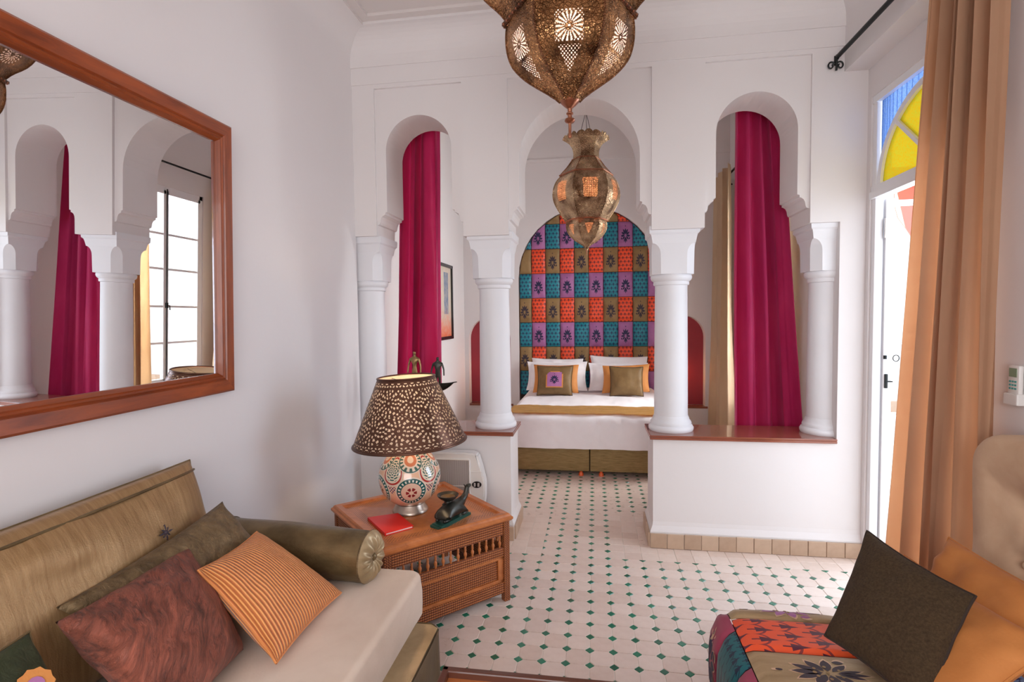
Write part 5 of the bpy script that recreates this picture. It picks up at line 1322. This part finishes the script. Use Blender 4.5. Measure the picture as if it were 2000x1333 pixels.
# tufted back
bm = B()
btn = [(1.79, .86), (1.805, .675), (1.55, .86), (1.56, .675), (1.31, .86), (1.32, .675), (1.07, .86), (1.08, .675), (.83, .86), (.84, .675), (.59, .86), (.6, .675)]
yb0, yb1, zb0, zb1 = .3, 2.03, .40, 1.05
def backf(u, v):
    s_ = lambda t: .5 - .5 * math.cos(PI * t)
    y = yb0 + (yb1 - yb0) * (u * .6 + s_(u) * .4); z = zb0 + (zb1 - zb0) * (v * .6 + s_(v) * .4)
    rc_ = .11; dy = min(y - yb0, yb1 - y); dz = zb1 - z
    if dy < rc_ and dz < rc_:
        cy_ = yb0 + rc_ if y < 1 else yb1 - rc_; q = Vector((y - cy_, z - (zb1 - rc_)))
        if q.length > rc_: q = q.normalized() * rc_; y, z = cy_ + q.x, zb1 - rc_ + q.y
        d = rc_ - q.length
    else: d = min(dy, dz)
    edge = .045 * (1 - math.sqrt(max(0, 1 - max(0, 1 - d / .045) ** 2)))
    h_ = 0
    for a, b in btn:
        q = math.hypot(y - a, z - b); h_ -= .038 * math.exp(-(q / .035) ** 2) + .012 * math.exp(-(q / .09) ** 2)
    for i in range(0, 12, 2):
        (a, b), (c_, e_) = btn[i], btn[i + 1]; t = max(0, min(1, (b - z) / (b - e_))); q = abs(y - (a + (c_ - a) * t)); 
        if e_ < z < b: h_ -= .010 * math.exp(-(q / .012) ** 2)
    h_ += noise.noise(Vector((y * 5, z * 5, 2))) * .006
    x = 1.268 - .012 * (z - .6) - h_ + edge * .9 - .02 * math.exp(-((d - .09) / .06) ** 2)
    return Vector((x, y, z))
vs = grid(bm, backf, 150, 60)
obj_front = bm
nx_, ny_ = 150, 60
bord = [vs[0][i] for i in range(nx_)] + [vs[j][nx_] for j in range(ny_)] + [vs[ny_][i] for i in range(nx_, 0, -1)] + [vs[j][0] for j in range(ny_, 0, -1)]
row = [bm.verts.new((1.40, b.co.y, b.co.z)) for b in bord]
for k in range(len(row)): bm.faces.new((bord[k], bord[(k + 1) % len(row)], row[(k + 1) % len(row)], row[k]))
bm.faces.new(row); bmesh.ops.recalc_face_normals(bm, faces=bm.faces)
obj('backrest', bm, 'tufted_velvet', st, smooth=True, angle=60, label='buttoned beige velvet backrest')
for a, b in btn:
    bm = B(); bmesh.ops.create_uvsphere(bm, u_segments=16, v_segments=10, radius=.013); xf(bm, Matrix.Translation((1.292, a, b))); obj('button', bm, 'tufted_velvet', st, smooth=True)
pillow('cushion', [(1.05, 1.42, .54), (1.04, 1.88, .53), (1.165, 1.955, .695), (1.175, 1.47, .71)], .10, 'orange_velvet', label='tan-orange cushion with piping propped highest against the buttoned back', cat='cushion', piping='orange_velvet', n=28, seed=61)
pillow('cushion', [(.83, 1.35, .47), (.80, 1.80, .47), (1.055, 2.0, .607), (1.075, 1.40, .655)], .12, 'orange_velvet', label='tan-orange cushion lying between the dark brown cushion and the upper orange one', cat='cushion', piping='orange_velvet', n=28, seed=71)
pillow('cushion', [(.800, 1.40, .458), (.985, 1.54, .702), (.87, 1.86, .742), (.672, 1.672, .490)], .12, 'brown_tweed', label='dark brown woven square cushion standing on its corner on the patchwork seat', cat='cushion', piping='seam', n=34, seed=81, wr=.004)

# ------------------------------------------------------------------ low coffee table corner in the foreground
ct = thing('coffee_table', 'low wooden table with a dark raised rim, only its corner showing at the bottom edge', 'coffee table', (0, 1.2, 0))
bm = B(); a0, a1, b0, b1 = -.455, .37, .92, 1.515
for q in ((a0, a1, b1 - .022, b1), (a0, a1, b0, b0 + .022), (a0, a0 + .022, b0, b1), (a1 - .022, a1, b0, b1)): box(bm, *q, .355, .402, .005)
obj('rim', bm, 'dark_wood', ct)
bm = B(); box(bm, a0 + .02, a1 - .02, b0 + .02, b1 - .02, .362, .380); obj('top_panel', bm, 'table_wood', ct)
for x in (a0 + .05, a1 - .05):
    for y in (b0 + .05, b1 - .05):
        bm = B(); box(bm, x - .022, x + .022, y - .022, y + .022, 0, .36, .004); obj('leg', bm, 'dark_wood', ct)

# ------------------------------------------------------------------ remote control in its wall holder
rm = thing('remote_control', 'white air-conditioner remote control in a holder on the right wall', 'remote', (1.435, 2.07, 1.19))
bm = B(); box(bm, 1.418, 1.434, 2.045, 2.095, 1.135, 1.262, .005, 2); obj('body', bm, 'white_plastic', rm, smooth=True)
bm = B(); box(bm, 1.4165, 1.419, 2.053, 2.087, 1.222, 1.252); obj('screen', bm, 'lcd', rm)
bm = B()
for i, z in enumerate((1.206, 1.194, 1.182)):
    for j, y in enumerate((2.058, 2.070, 2.082)): box(bm, 1.416, 1.419, y - .004, y + .004, z - .003, z + .003, .001)
obj('button', bm, 'button_green', rm)
bm = B(); box(bm, 1.410, 1.441, 2.038, 2.102, 1.125, 1.165, .004); obj('holder', bm, 'white_plastic', rm)
